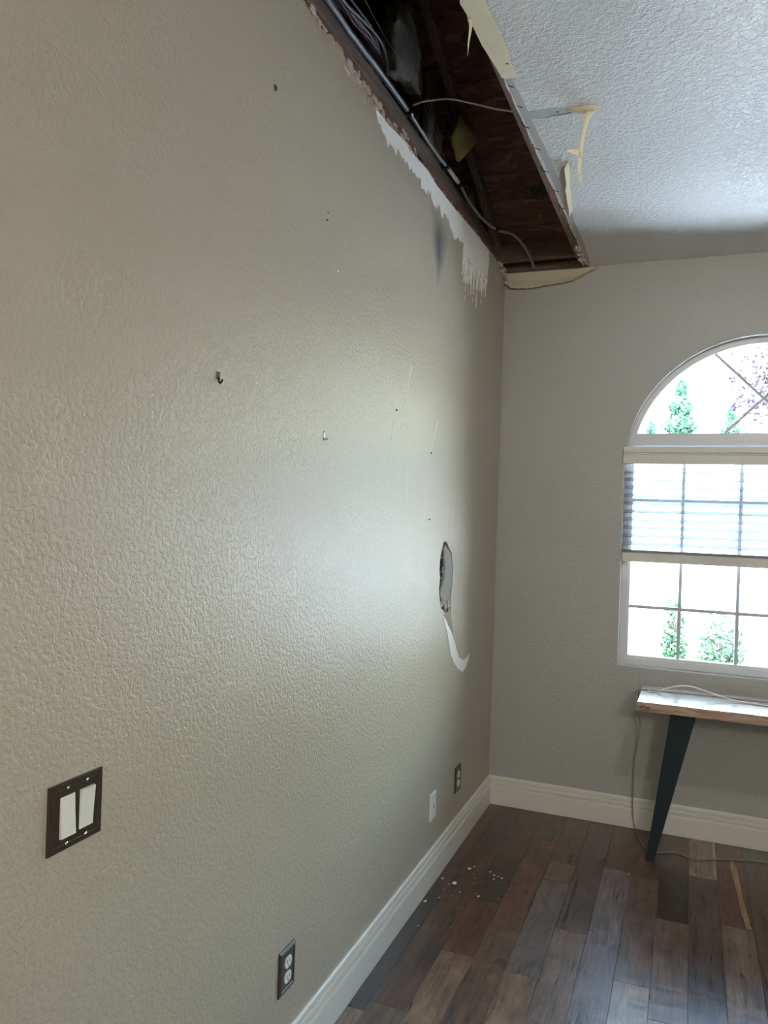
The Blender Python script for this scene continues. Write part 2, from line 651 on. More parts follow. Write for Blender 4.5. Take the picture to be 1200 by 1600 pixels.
link('torn_patch', sheet(low + TC + TU, [], YZ, -0.0005, 0.0016), M['white_gypsum'], wall_left)['label'] = 'chalky white bare gypsum under the torn ceiling joint'
# comb of scraped drips
bm = bmesh.new()
y = 3.182
ci = 0
while y < 3.60:
    fr_ = (y - 3.182) / 0.418
    ztop = 2.665 + 0.05 * fr_
    end = 2.485 + 0.055 * fr_ + rnd.uniform(-0.02, 0.09)
    ci += 1
    if rnd.random() < 0.24 or ci == 1:
        end -= rnd.uniform(0.04, 0.09)
    z = ztop
    while z > end:
        q = (ztop - z) / max(0.01, ztop - end)
        L = rnd.uniform(0.012, 0.05) * (1.0 + 0.6 * q)
        z2 = max(end - 0.004, z - L)
        w = rnd.uniform(0.003, 0.0080) * (1 - 0.55 * q)
        yc = y + rnd.uniform(-0.004, 0.004) - 0.02 * q
        sl = -0.004 + rnd.uniform(-0.004, 0.003)
        x1 = 0.0012 + rnd.uniform(0, 0.0014)
        pl = [(yc - w * .5, z), (yc + w * .6, z - .002), (yc + w + sl * .4, z - (z - z2) * .4), (yc + w * .3 + sl, z2 + .002), (yc - w * .2 + sl, z2), (yc - w + sl * .5, z - (z - z2) * .55)]
        add_sheet(bm, pl[::-1], [], YZ, -0.0002, x1)
        z = z2 - rnd.choice((0.0, 0.0, 0.004, 0.010)) * (0.4 + q)
    y += rnd.uniform(0.006, 0.012)
o = link('drip_streaks', bm, M['white_gypsum'], wall_left)
o['kind'] = 'stuff'
o['label'] = 'comb of fine white scraped drips near the corner'
# crumbling edge of the drywall along the top
bm = bmesh.new()


def lump(bm, c, r, rr, squash=(1, 1, 1)):
    res = bmesh.ops.create_icosphere(bm, subdivisions=1, radius=1.0)
    q = Matrix.Rotation(rr.uniform(0, 6.28), 3, Vector((rr.uniform(-1, 1), rr.uniform(-1, 1), rr.uniform(-1, 1))).normalized())
    for v in res['verts']:
        k = r * rr.uniform(0.6, 1.25)
        p = q @ v.co
        v.co = Vector(c) + Vector((p.x * k * squash[0], p.y * k * squash[1], p.z * k * squash[2]))


edge = [(1.3, 2.742)] + WALL_TOP
for (a, b), (c, d) in zip(edge, edge[1:]):
    n = max(1, int((c - a) / 0.010))
    for k in range(n):
        t = k / n
        yy = a + (c - a) * t
        if 2.50 < yy < 2.85 and rnd.random() < 0.75 or 2.95 < yy < 3.05:
            continue
        wide = 0.018 if yy < 2.5 else 0.009
        for m_ in range(5 if yy < 2.5 else 3):
            lump(bm, (rnd.uniform(-0.012, 0.0015), yy + rnd.uniform(-.006, .006), b + (d - b) * t + rnd.uniform(-0.016, 0.024) * (1 if yy < 2.5 else .4)), (0.12 + 0.75 * rnd.random() ** 2.2) * wide, rnd, (0.35, rnd.uniform(.8, 1.9), rnd.uniform(.5, 1.1)))
o = link('torn_edge', bm, M['torn_gypsum'], wall_left)
o['kind'] = 'stuff'
o['label'] = 'crumbling pinkish tan drywall edge along the top plate'
# dented flap and scar of the hole
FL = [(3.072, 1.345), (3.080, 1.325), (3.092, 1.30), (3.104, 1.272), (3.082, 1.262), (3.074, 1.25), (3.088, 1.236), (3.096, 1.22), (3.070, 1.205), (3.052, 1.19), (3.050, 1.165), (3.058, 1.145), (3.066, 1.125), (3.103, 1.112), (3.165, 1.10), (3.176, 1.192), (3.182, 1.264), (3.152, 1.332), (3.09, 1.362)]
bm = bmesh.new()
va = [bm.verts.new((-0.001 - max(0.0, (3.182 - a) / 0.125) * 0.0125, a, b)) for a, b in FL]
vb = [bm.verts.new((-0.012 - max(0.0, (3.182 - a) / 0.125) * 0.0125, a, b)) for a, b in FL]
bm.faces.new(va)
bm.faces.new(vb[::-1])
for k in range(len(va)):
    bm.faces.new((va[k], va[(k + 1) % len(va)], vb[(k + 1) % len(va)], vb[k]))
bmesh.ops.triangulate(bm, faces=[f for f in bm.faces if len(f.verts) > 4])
link('dented_flap', bm, M['flap_shaded'], wall_left)['label'] = 'pushed-in painted drywall inside the wall hole'
bm = bmesh.new()
for k in range(26):
    lump(bm, (rnd.uniform(-0.012, 0.001), rnd.uniform(3.02, 3.15), rnd.uniform(1.082, 1.135)), rnd.uniform(0.005, 0.012), rnd, (0.5, 1, 1))
for k in range(14):
    lump(bm, (rnd.uniform(-0.012, -0.004), rnd.choice((3.0, 3.02, 3.05)) + rnd.uniform(-.006, .02), rnd.uniform(1.12, 1.36)), rnd.uniform(0.003, 0.006), rnd, (0.5, 1, 1))
o = link('broken_gypsum', bm, M['torn_gypsum'], wall_left)
o['kind'] = 'stuff'
SCAR = [(3.048, 1.075), (3.074, 1.041), (3.117, 0.996), (3.146, 0.947), (3.183, 0.891), (3.219, 0.858), (3.299, 0.811), (3.379, 0.783), (3.431, 0.797), (3.473, 0.824), (3.488, 0.849), (3.444, 0.839), (3.381, 0.837), (3.318, 0.857), (3.272, 0.895), (3.225, 0.944), (3.171, 0.997), (3.112, 1.036), (3.072, 1.063)]
link('torn_strip', sheet(ragged(SCAR + SCAR[:1], 4, 0.0022, random.Random(4))[:-1], [], YZ, -0.0004, 0.0018), M['white_gypsum'], wall_left)['label'] = 'curved white torn strip hooking up below the hole'
link('torn_paper', sheet([(3.057, 1.076), (3.108, 1.077), (3.162, 1.078), (3.173, 1.047), (3.194, 1.008), (3.211, 0.969), (3.163, 1.003), (3.112, 1.036)], [], YZ, -0.0004, 0.0009), M['tan_paper'], wall_left)
# long thin scrapes in the paint
for a, b, c, d, w, tail in ((2.574, 2.01, 2.522, 1.87, 0.007, 0.5), (3.055, 2.296, 2.96, 2.05, 0.004, 0.6), (3.148, 2.148, 3.133, 1.715, 0.0035, 1.0), (2.90, 1.86, 2.80, 1.70, 0.006, 0.6), (3.12, 1.66, 3.09, 1.40, 0.004, 0.8), (2.42, 1.80, 2.37, 1.62, 0.005, .5)):
    pl = [(a - w, b), (a + w, b), ((a + c) / 2 + w * .5, (b + d) / 2), (c + .001, d), (c - .001, d), ((a + c) / 2 - w * .5, (b + d) / 2)]
    link('scrape', sheet(pl[::-1], [], YZ, -0.0002, 0.0006), M['scrape'] if w > .005 else M['wall_far'], wall_left)

# ------------------------------------------------------------------ far wall with the arched opening
WX, WR, WZ, WS = 1.2326, 0.612, 1.755, 0.777
ARCH = [(WX + WR * math.cos(a), WZ + WR * math.sin(a)) for a in [math.pi * k / 40 for k in range(41)]]
opening = [(WX - WR, WS), (WX + WR, WS)] + ARCH
wtop = [(0.0, 2.744)] if False else []
far_outline = [(-0.0127, -0.02), (4.3, -0.02), (4.3, H + 0.0), (-0.0127, H + 0.0)]
wall_far = struct(link('wall_far', sheet(far_outline, [opening], XZ, D + 0.105, D), M['wall_far']))
FF0 = [(0.011, 2.741), (0.048, 2.742), (0.139, 2.741), (0.222, 2.74), (0.304, 2.738), (0.377, 2.739), (0.419, 2.741), (0.465, 2.74)]
FF1 = [(0.005, 2.715), (0.039, 2.695), (0.13, 2.692), (0.226, 2.692), (0.296, 2.693), (0.348, 2.695), (0.404, 2.713), (0.465, 2.735)]
FF2 = [(0.002, 2.685), (0.039, 2.658), (0.135, 2.649), (0.23, 2.66), (0.299, 2.665), (0.36, 2.675), (0.427, 2.712), (0.466, 2.728)]


def fine(row, amp):
    out = []
    for (a, b), (c, d) in zip(row, row[1:]):
        for k in range(6):
            t = k / 6
            out.append((a + (c - a) * t, b + (d - b) * t + rnd.uniform(-amp, amp)))
    out.append(row[-1])
    return out


rows = [[(a, D - 0.001, b) for a, b in fine(FF0, 0.001)], [(a, D - 0.010, b) for a, b in fine(FF1, 0.001)], [(a, D - 0.032, b) for a, b in fine(FF2, 0.002)]]
o = link('peeled_paper', strip_rows(rows, 0.0015, (0, -1, 0.3)), M['cream_paper'], None, (0.22, D - 0.001, 2.70))
tag(o, 'cream drywall paper flap peeled off along the top of the far wall', 'paper')
bm = bmesh.new()
for k in range(40):
    t = k / 40
    lump(bm, (rnd.uniform(0, 0.018), 3.80 + 0.155 * t, 2.752 - 0.055 * t + rnd.uniform(-.012, .012)), rnd.uniform(0.005, 0.011), rnd, (0.8, 1, 1))
o = link('corner_rubble', bm, M['torn_gypsum'], wall_left)
o['kind'] = 'stuff'

# ------------------------------------------------------------------ ceiling with the long opening beside the left wall
HR = [(0.40, 1.10), (0.398, 1.5), (0.4, 1.817), (0.392, 2.095), (0.395, 2.31), (0.398, 2.477), (0.40, 2.796), (0.408, 3.204), (0.413, 3.531), (0.410, 3.90), (0.425, 3.955)]
hr = ragged(HR, 5, 0.0025, rnd)
c_out = [(-0.0127, -3.1), (4.3, -3.1), (4.3, D + 0.1), (0.425, D + 0.1)] + hr[::-1] + [(0.40, 1.08), (-0.0127, 1.08)]
ceiling = struct(link('ceiling', sheet(c_out, [], XY, H + 0.0127, H), M['ceiling']))
SK = [(0.398, 2.16), (0.405, 2.477), (0.412, 2.796), (0.418, 3.204), (0.420, 3.531), (0.418, 3.90), (0.432, 3.93), (0.440, 3.6), (0.436, 3.22), (0.440, 2.9), (0.434, 2.6), (0.428, 2.46), (0.425, 2.3), (0.416, 2.17)]
link('torn_band', sheet(SK, [], XY, H + 0.0005, H - 0.0012), M['skim'], ceiling)['label'] = 'smooth torn paper band along the opening edge'
link('torn_band', sheet([(0.436, 2.9), (0.44, 3.2), (0.437, 3.3), (0.437, 3.22), (0.458, 3.05), (0.478, 2.84), (0.488, 2.775), (0.462, 2.80)], [], XY, H + 0.0005, H - 0.0008), M['skim'], ceiling)
SEAM_A = [(0.425, 2.379), (0.501, 2.381), (0.589, 2.391), (0.588, 2.417), (0.535, 2.421), (0.488, 2.424), (0.465, 2.434), (0.426, 2.422)]
link('joint_tape', sheet(SEAM_A, [], XY, H + 0.0005, H - 0.0015), M['skim'], ceiling)['label'] = 'smooth joint tape running to the hanging paper strip'
link('open_joint', sheet([(0.588, 2.419), (0.536, 2.4225), (0.489, 2.4245), (0.470, 2.437), (0.489, 2.429), (0.536, 2.428), (0.588, 2.425)], [], XY, H + 0.0005, H - 0.0006), M['dark_slot'], ceiling)
link('screw_hole', tube([(0.512, 2.405, H), (0.512, 2.405, H - 0.0022)], 0.004, 10, 1), M['dark_slot'], ceiling)

# peeled papers of the ceiling
CPL = [(0.404, 1.55), (0.404, 1.713), (0.382, 1.792), (0.386, 1.839), (0.381, 1.871), (0.388, 1.888), (0.388, 1.934), (0.39, 1.977), (0.398, 2.041), (0.403, 2.113), (0.403, 2.143)]
CPR = [(0.440, 1.55), (0.426, 1.735), (0.416, 1.819), (0.416, 1.871), (0.42, 1.931), (0.424, 1.99), (0.423, 2.033), (0.421, 2.072), (0.419, 2.112), (0.42, 2.149), (0.422, 2.174)]
CPL = [(a - 0.006, b) for a, b in CPL]
rows = [[(a, b, H - 0.016 + rnd.uniform(-.002, .002)) for a, b in CPL], [((a + c) / 2, (b + d) / 2, H - 0.011) for (a, b), (c, d) in zip(CPL, CPR)], [(c + 0.012, d, H - 0.0005) for c, d in CPR]]
pp = thing('peeled_paper', 'long cream paper strip peeling along the ceiling edge at the top', 'paper', (0.41, 1.85, H))
link('strip', strip_rows(rows, 0.0015, (0, 0, -1)), M['cream_paper'], pp)
sh = [(0.386, 1.862, H - 0.014), (0.384, 1.866, H - 0.04), (0.381, 1.862, H - 0.075), (0.378, 1.866, H - 0.105)]
link('shard', strip_rows([[(x - 0.006 * (1 - k / 3.05), y, z) for k, (x, y, z) in enumerate(sh)], [(x + 0.004 * (1 - k / 3.05), y, z) for k, (x, y, z) in enumerate(sh)]], 0.0015, (0, -1, 0)), M['cream_paper'], pp)['label'] = 'narrow pointed shard hanging into the opening'

# strip hanging down in mid ceiling
hp = thing('hanging_paper', 'pale cream torn paper strip hanging from the ceiling joint', 'paper', (0.60, 2.41, H))
lft = [(0.588, 2.752), (0.588, 2.735), (0.586, 2.709), (0.583, 2.68), (0.578, 2.64), (0.576, 2.617), (0.571, 2.600)]
rgt = [(0.640, 2.742), (0.620, 2.731), (0.608, 2.718), (0.601, 2.692), (0.595, 2.649), (0.592, 2.617), (0.591, 2.591)]
rows = []
for k, ((a, b), (c, d)) in enumerate(zip(lft, rgt)):
    yy = 2.41 + 0.006 * math.sin(k * 0.9)
    rows.append([(a, yy + 0.006, b), ((a + c) / 2, yy - 0.006, (b + d) / 2), (c, yy + 0.004, d)])
link('strip', strip_rows(rows, 0.0015, (0, -1, 0)), M['cream_paper'], hp, smooth=True)
link('wing', strip_rows([[(0.535, 2.392, H - 0.001), (0.56, 2.392, H - 0.0005), (0.592, 2.395, H - 0.0005), (0.625, 2.40, H - 0.0005)], [(0.538, 2.404, H - 0.004), (0.562, 2.408, H - 0.010), (0.590, 2.412, H - 0.013), (0.625, 2.412, H - 0.010)]], 0.0015, (0, -0.3, -1)), M['cream_paper'], hp, smooth=True)['label'] = 'upper wing still stuck to the ceiling'
link('flag', strip_rows([[(0.577, 2.404, 2.618), (0.560, 2.398, 2.617), (0.545, 2.392, 2.612)], [(0.590, 2.406, 2.592), (0.572, 2.396, 2.597), (0.551, 2.390, 2.606)]], 0.0015, (0, -1, 0)), M['cream_paper'], hp)['label'] = 'small side flag curling out near the bottom'
link('ribbon', sheet([(0.579, 2.597), (0.589, 2.592), (0.586, 2.561), (0.590, 2.534), (0.589, 2.513), (0.581, 2.527), (0.583, 2.547), (0.577, 2.574)], [], XZ, 2.412, 2.414), M['cream_paper'], hp)['label'] = 'thin lower ribbon'

# upturned edge of ceiling paper
CL = [(0.486, 2.76), (0.480, 2.823), (0.474, 2.881), (0.465, 2.93), (0.459, 2.983), (0.452, 3.057), (0.446, 3.12), (0.438, 3.21)]
rows = [[(a + 0.006, b, H - 0.0005) for a, b in CL], [(a - 0.002, b, H - 0.012) for a, b in CL], [(a - 0.006 + rnd.uniform(-.003, .003), b, H - 0.022 - rnd.uniform(0, .008)) for a, b in CL]]
o = link('curled_paper', strip_rows(rows, 0.0015, (1, 0, 0)), M['cream_paper'], None, (0.46, 2.98, H))
tag(o, 'ragged paper edge curling down from the ceiling near the far wall', 'paper')

# ------------------------------------------------------------------ framing above the ceiling
RS = 0.41


def roof_z(y):
    return 2.844 + RS * (3.79 - y)


def slope_box(bm, x0, x1, ya, yb, t0, t1):
    """box lying along the roof slope between ya > yb, t measured at right angles below (-) / above (+) its underside"""
    n = Vector((0, RS, 1)).normalized()
    pts = []
    for x in (x0, x1):
        for y in (ya, yb):
            for t in (t0, t1):
                pts.append(Vector((x, y, roof_z(y))) + n * t)
    v = [bm.verts.new(p) for p in pts]
    for f in ((0, 1, 3, 2), (4, 6, 7, 5), (0, 4, 5, 1), (2, 3, 7, 6), (0, 2, 6, 4), (1, 5, 7, 3)):
        bm.faces.new([v[i] for i in f])


roof = struct(bpy.data.objects.new('roof_sheathing', None))
C.objects.link(roof)
roof.location = (0.2, 3.3, roof_z(3.3))
for ya, yb in ((4.35, 4.075), (4.071, 2.945), (2.939, 1.816), (1.812, 0.687), (0.683, 0.0)):
    for x0, x1 in ((-1.7, 1.80), (1.803, 4.4)):
        bm = bmesh.new()
        slope_box(bm, x0, x1, ya, yb, 0.0, 0.0115)
        link('panel', bm, M['osb'], roof)
bm = bmesh.new()
slope_box(bm, -1.75, 4.45, 4.40, 0.0, 0.02, 0.03)
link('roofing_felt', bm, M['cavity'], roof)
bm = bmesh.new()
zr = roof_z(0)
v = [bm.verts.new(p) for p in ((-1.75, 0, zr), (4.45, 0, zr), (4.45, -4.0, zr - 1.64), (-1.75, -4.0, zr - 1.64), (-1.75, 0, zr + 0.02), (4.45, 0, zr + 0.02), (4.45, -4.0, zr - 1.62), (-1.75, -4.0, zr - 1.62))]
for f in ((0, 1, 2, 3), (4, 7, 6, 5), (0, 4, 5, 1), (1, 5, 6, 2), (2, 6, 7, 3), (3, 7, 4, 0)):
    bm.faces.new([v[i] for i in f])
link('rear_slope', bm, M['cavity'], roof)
# ink stamp on the sheathing
bm = bmesh.new()


def stamp(bm, x0, x1, y0, y1):
    slope_box(bm, x0, x1, y1, y0, -0.0006, 0.0002)


for k in range(12):
    w = rnd.choice((0.0012, 0.002, 0.003))
    x = 0.176 + k * 0.0058
    stamp(bm, x, x + w, 3.455 + rnd.uniform(0, .01), 3.535)
for k in range(7):
    x = 0.248 + k * 0.0045
    stamp(bm, x, x + rnd.choice((.002, .003)), 3.46, 3.54)
for r_, n in ((3.47, 5), (3.488, 6), (3.512, 4), (3.53, 6)):
    x = 0.105
    for k in range(n):
        w = rnd.uniform(0.004, 0.011)
        stamp(bm, x, x + w, r_, r_ + rnd.choice((0.003, 0.005, 0.008)))
        x += w + 0.004
ring = [(0.231 + 0.017 * math.cos(a), 3.498 + 0.030 * math.sin(a)) for a in [k * math.pi / 8 for k in range(16)]]
ring2 = [(0.231 + 0.011 * math.cos(a), 3.498 + 0.020 * math.sin(a)) for a in [k * math.pi / 8 for k in range(16)]]
for k in range(16):
    a, b, c, d = ring[k], ring[(k + 1) % 16], ring2[(k + 1) % 16], ring2[k]
    bm.faces.new([bm.verts.new((p[0], p[1], roof_z(p[1]) - 0.0006)) for p in (a, b, c, d)])
o = link('ink_stamp', bm, M['ink'], roof)
o['label'] = 'black printed bars and round mark on the sheathing'

for x0, x1 in ((-0.014, 0.018), (-0.63, -0.592)):
    bm = bmesh.new()
    slope_box(bm, x0, x1, 3.88, 0.1, -0.052, -0.0005)
    struct(link('roof_rafter', bm, M['lumber_grey']))
plates = struct(bpy.data.objects.new('top_plate', None))
C.objects.link(plates)
plates.location = (-0.05, 2.5, 2.744)
link('lower_plate', boxm(-0.1016, -0.0135, 0.5, D - 0.002, 2.7445, 2.798, bevel=0.003), M['lumber'], plates)
link('upper_plate', boxm(-0.1016, -0.0160, 0.5, D - 0.002, 2.800, 2.848, bevel=0.003), M['lumber_grey'], plates)
bm = bmesh.new()
for k in range(70):
    yy = rnd.uniform(1.5, 2.6)
    lump(bm, (-0.014, yy, rnd.uniform(2.745, 2.775)), rnd.uniform(0.004, 0.014), rnd, (0.2, 1.4, 0.8))
for k in range(30):
    yy = rnd.uniform(2.9, 3.85)
    lump(bm, (-0.013, yy, rnd.uniform(2.745, 2.762)), rnd.uniform(0.004, 0.010), rnd, (0.25, 1.4, 0.8))
o = link('plaster_residue', bm, M['torn_gypsum'], plates)
o['kind'] = 'stuff'
# dark gap notch and white chip in the plate
link('notch', boxm(-0.016, -0.0128, 2.60, 2.66, 2.752, 2.772), M['black_clip'], plates)
struct(link('end_block', boxm(-0.02, 0.42, 3.80, 3.838, 2.758, 2.838, bevel=0.002), M['lumber_grey']))
struct(link('end_block', boxm(-0.02, 0.42, 3.935, 3.955, 2.7445, 2.776), M['lumber_grey']))
struct(link('wall_plate', boxm(-0.10, 4.2, 3.962, 4.05, 2.7445, 2.752), M['lumber_grey']))
furring = struct(link('furring_strip', boxm(0.373, 0.412, 1.09, 3.95, 2.757, 2.785, bevel=0.0015), M['lumber_pale']))
k = 0
for yy in (2.09, 2.21, 2.33, 2.46, 2.62, 2.80, 2.98, 3.16, 3.34, 3.52, 3.70):
    xx = 0.392 + rnd.uniform(-.006, .010)
    link('nail', tube([(xx, yy, 2.757), (xx + 0.010, yy + 0.004, 2.742), (xx + 0.026, yy + 0.006, 2.736)], [0.0014, 0.0013, 0.0011], 6, 2), M['black_metal'], furring)
bm = bmesh.new()
for k in range(34):
    lump(bm, (0.406 + rnd.uniform(-.01, .012), rnd.uniform(3.62, 3.93), 2.748 + rnd.uniform(-.012, .006)), rnd.uniform(0.005, 0.012), rnd)
for k in range(30):
    lump(bm, (0.398 + rnd.uniform(-.005, .006), rnd.uniform(2.15, 3.6), 2.750), rnd.uniform(0.003, 0.006), rnd)
o = link('edge_rubble', bm, M['torn_gypsum'], ceiling)
o['kind'] = 'stuff'

# attic beyond the plate
attic = struct(bpy.data.objects.new('attic_floor', None))
C.objects.link(attic)
attic.location = (-0.9, 2, 2.83)
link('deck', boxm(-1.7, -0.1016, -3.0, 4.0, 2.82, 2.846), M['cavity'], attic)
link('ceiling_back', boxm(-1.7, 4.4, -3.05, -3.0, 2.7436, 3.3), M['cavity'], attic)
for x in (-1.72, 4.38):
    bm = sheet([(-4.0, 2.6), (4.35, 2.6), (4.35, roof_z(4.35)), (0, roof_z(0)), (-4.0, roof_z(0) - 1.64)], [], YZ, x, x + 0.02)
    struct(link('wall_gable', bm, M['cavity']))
for yy, xx, lab in ((2.86, -0.10, 1), (3.10, -0.12, 1), (2.46, -0.13, 1), (3.36, -0.09, 1), (2.05, -0.12, 1)):
    struct(link('wall_stud', boxm(xx - 0.05, xx - 0.01, yy - 0.019, yy + 0.019, 2.846, roof_z(yy) - 0.005, bevel=0.002), M['stud']))
struct(link('attic_board', boxm(-0.20, -0.185, 1.2, 3.75, 2.846, 3.0), M['cavity']))


def batt(name, label, pts, x, thick, mat, seed, amp=0.012, cat='insulation'):
    rr = random.Random(seed)
    bm = sheet(pts, [], YZ, x - thick, x)
    bmesh.ops.triangulate(bm, faces=bm.faces)
    bmesh.ops.subdivide_edges(bm, edges=bm.edges, cuts=4, use_grid_fill=True)
    for v in bm.verts:
        v.co += Vector((rr.uniform(-amp, amp), rr.uniform(-amp, amp), rr.uniform(-amp, amp)))
    cy = sum(p[0] for p in pts) / len(pts)
    cz = min(p[1] for p in pts)
    o = link(name, bm, mat, None, (x, cy, cz), smooth=True)
    tag(o, label, cat)
    return o


batt('insulation_batt', 'pale grey insulation clump above the cable bundle', [(2.50, 3.04), (2.79, 3.10), (2.80, 3.32), (2.70, 3.36), (2.55, 3.30), (2.49, 3.16)], -0.075, 0.05, M['insul_grey'], 1)
batt('insulation_batt', 'narrow grey insulation strip along the tall stud in the opening', [(2.875, 2.86), (2.94, 2.86), (2.955, 3.30), (2.93, 3.50), (2.88, 3.48)], -0.075, 0.02, M['insul_grey'], 2, 0.008)
batt('insulation_facing', 'torn brownish insulation facing hanging beside the roof rafter', [(3.03, 2.86), (3.13, 2.87), (3.15, 3.10), (3.22, 3.30), (3.20, 3.46), (3.12, 3.40), (3.06, 3.40), (3.05, 3.1)], -0.105, 0.012, M['insul_paper'], 3, 0.010)
batt('insulation_batt', 'dull yellow insulation wedge pointing at the roof sheathing', [(2.840, 2.935), (2.953, 2.890), (3.290, 3.146), (2.930, 3.070)], 0.036, 0.010, M['insul_yellow'], 4, 0.0022)
batt('insulation_batt', 'low yellow insulation scrap near the far end of the opening', [(3.42, 2.87), (3.60, 2.88), (3.62, 2.90), (3.50, 3.05), (3.42, 3.06)], -0.05, 0.03, M['insul_yellow'], 5, 0.008)
batt('insulation_facing', 'small pale torn facing scrap above the yellow wedge', [(3.24, 3.12), (3.30, 3.10), (3.33, 3.34), (3.27, 3.36)], -0.11, 0.01, M['insul_paper'], 6, 0.006)

# cables
cb = thing('electrical_cable', 'grey cable clipped along the top plate with a white sleeve', 'cable', (0.0, 2.8, 2.85))
link('jacket', tube([(-0.005, 1.3, 2.845), (-0.005, 1.858, 2.845), (-0.004, 2.008, 2.842), (-0.004, 2.204, 2.852), (-0.002, 2.457, 2.853)], 0.0085, 10), M['grey_cable'], cb, smooth=True)
link('jacket', tube([(0.0, 2.45, 2.852), (0.002, 2.607, 2.843), (0.004, 2.758, 2.839), (0.004, 2.95, 2.848), (0.004, 3.079, 2.850), (0.012, 3.18, 2.822), (0.035, 3.312, 2.797), (0.060, 3.484, 2.803), (0.106, 3.61, 2.82), (0.137, 3.686, 2.80), (0.156, 3.785, 2.768), (0.158, 3.90, 2.7465)], 0.0065, 10), M['grey_cable'], cb, smooth=True)
link('sleeve', tube([(0.004, 2.90, 2.846), (0.004, 3.05, 2.8495)], 0.0085, 10, 1), M['white_plastic'], cb, smooth=True)['label'] = 'white connector sleeve'
for x_, y_, z_ in ((0, 2.465, 2.852), (0, 2.885, 2.844), (0, 3.07, 2.849), (0.060, 3.484, 2.803)):
    link('clip', boxm(x_ - 0.014, x_ + 0.014, y_ - 0.012, y_ + 0.012, z_ - 0.013, z_ + 0.012, bevel=0.004), M['black_clip'], cb)
wc = [(0.015, 2.46, 2.869), (0.056, 2.455, 2.873), (0.145, 2.445, 2.862), (0.233, 2.44, 2.830), (0.308, 2.435, 2.799), (0.367, 2.432, 2.778), (0.395, 2.43, 2.757)]
tag(link('white_wire', tube(wc, 0.0028, 8), M['white_cable'], None, wc[0], smooth=True), 'thin white wire arching across the opening to the ceiling edge', 'wire')
for i in range(5):
    xi = -0.016 - i * 0.0115
    q = [(xi, 1.5, 2.87 + i * .012), (xi, 1.94, 2.915 + i * 0.007), (xi, 2.054, 2.935 + i * 0.006), (xi, 2.169, 2.958 + i * 0.004), (xi, 2.25 + i * 0.006, 2.960 + i * .002), (xi, 2.292 + i * 0.006, 2.93), (xi, 2.298 + i * 0.006, 2.855)]
    if i == 1:
        q = [(a - .001, b, c - 0.024 * (b > 2)) for a, b, c in q]
    o = link('bundled_wire', tube(q, 0.0048 if i != 1 else 0.0042, 8), M['red_cable'] if i == 1 else M['grey_cable'], None, q[2], smooth=True)
    if i == 1:
        tag(o, 'red wire in the bundle bending over the top plate', 'wire')
    else:
        tag(o, 'grey wire in the bundle over the top plate, ' + {0: 'nearest the clipped cable', 2: 'just beyond the red wire', 3: 'second from the outer side', 4: 'outermost of the bend'}[i], 'wire', 'grey wires in the bundle')
q = [(-0.05, 1.6, 2.99), (-0.05, 2.065, 3.005), (-0.05, 2.16, 3.010), (-0.055, 2.262, 3.02), (-0.06, 2.34, 2.98), (-0.06, 2.37, 2.86)]
tag(link('loose_wire', tube(q, 0.004, 8), M['grey_cable'], None, q[1], smooth=True), 'single grey wire above the cable bundle', 'wire')
q = [(-0.03, 2.0, 3.035), (-0.03, 2.136, 3.033), (-0.03, 2.295, 3.019), (-0.03, 2.568, 3.02), (-0.028, 2.80, 2.96), (-0.02, 3.01, 2.87)]
tag(link('loose_wire', tube(q, 0.0012, 6), M['tan_cord'], None, q[1], smooth=True), 'hair thin wire trailing down behind the clipped cable', 'wire')

# ------------------------------------------------------------------ floor, baseboards
floor = struct(link('floor', boxm(-0.0127, 4.3, -3.05, D + 0.02, -0.06, -0.004), M['floor']))
floor.color = srgb(92, 76, 66)
T = dict(
    brown=(84, 62, 52), dark=(62, 49, 43), red=(98, 66, 56), tan=(128, 106, 90), grey=(106, 97, 98), blue=(116, 106, 114),
    plum=(82, 70, 68), pink=(134, 112, 100), pale=(146, 130, 120), med=(102, 84, 74), olive=(86, 72, 58), verydark=(50, 40, 34), pgrey=(116, 100, 94))
PL = {
    0: [(2.95, 'brown'), (2.15, 'dark'), (1.2, 'tan')],
    1: [(3.45, 'dark'), (2.88, 'brown'), (2.20, 'brown'), (1.2, 'med')],
    2: [(3.38, 'brown'), (2.95, 'dark'), (2.56, 'red'), (1.62, 'tan'), (1.2, 'dark')],
    3: [(3.62, 'olive'), (2.78, 'red'), (2.05, 'med'), (1.2, 'brown')],
    4: [(3.42, 'olive'), (3.23, 'med'), (2.53, 'grey'), (1.72, 'pink'), (1.2, 'dark')],
    5: [(3.80, 'brown'), (2.87, 'plum'), (1.95, 'pgrey'), (1.2, 'brown')],
    6: [(3.45, 'brown'), (2.33, 'blue'), (1.2, 'plum')],
    7: [(3.42, 'brown'), (2.63, 'med'), (1.85, 'pale'), (1.2, 'brown')],
    8: [(3.56, 'brown'), (3.10, 'verydark'), (2.47, 'pgrey'), (1.2, 'pale')],
    9: [(3.53, 'pink'), (2.18, 'plum'), (1.2, 'med')],
    10: [(3.157, 'red'), (2.20, 'pgrey'), (1.2, 'brown')],
    11: [(2.66, 'olive'), (1.9, 'pgrey'), (1.2, 'dark')],
    12: [(3.3, 'dark'), (2.5, 'med'), (1.2, 'pink')],
    13: [(3.6, 'med'), (2.3, 'plum'), (1.2, 'tan')],
}
PW = 0.1125
pr = random.Random(21)
for r_ in range(0, 22):
    lst = PL.setdefault(r_, [])
    yy = lst[-1][0] if lst else D - 0.002 - pr.uniform(0.2, 0.9)
    if not lst:
        lst.append((yy, pr.choice(('brown', 'dark', 'med', 'pgrey', 'plum'))))
    while yy > -0.6:
        yy -= pr.uniform(0.5, 1.25)
        lst.append((yy, pr.choice(('brown', 'dark', 'med', 'pgrey', 'plum', 'tan', 'grey'))))
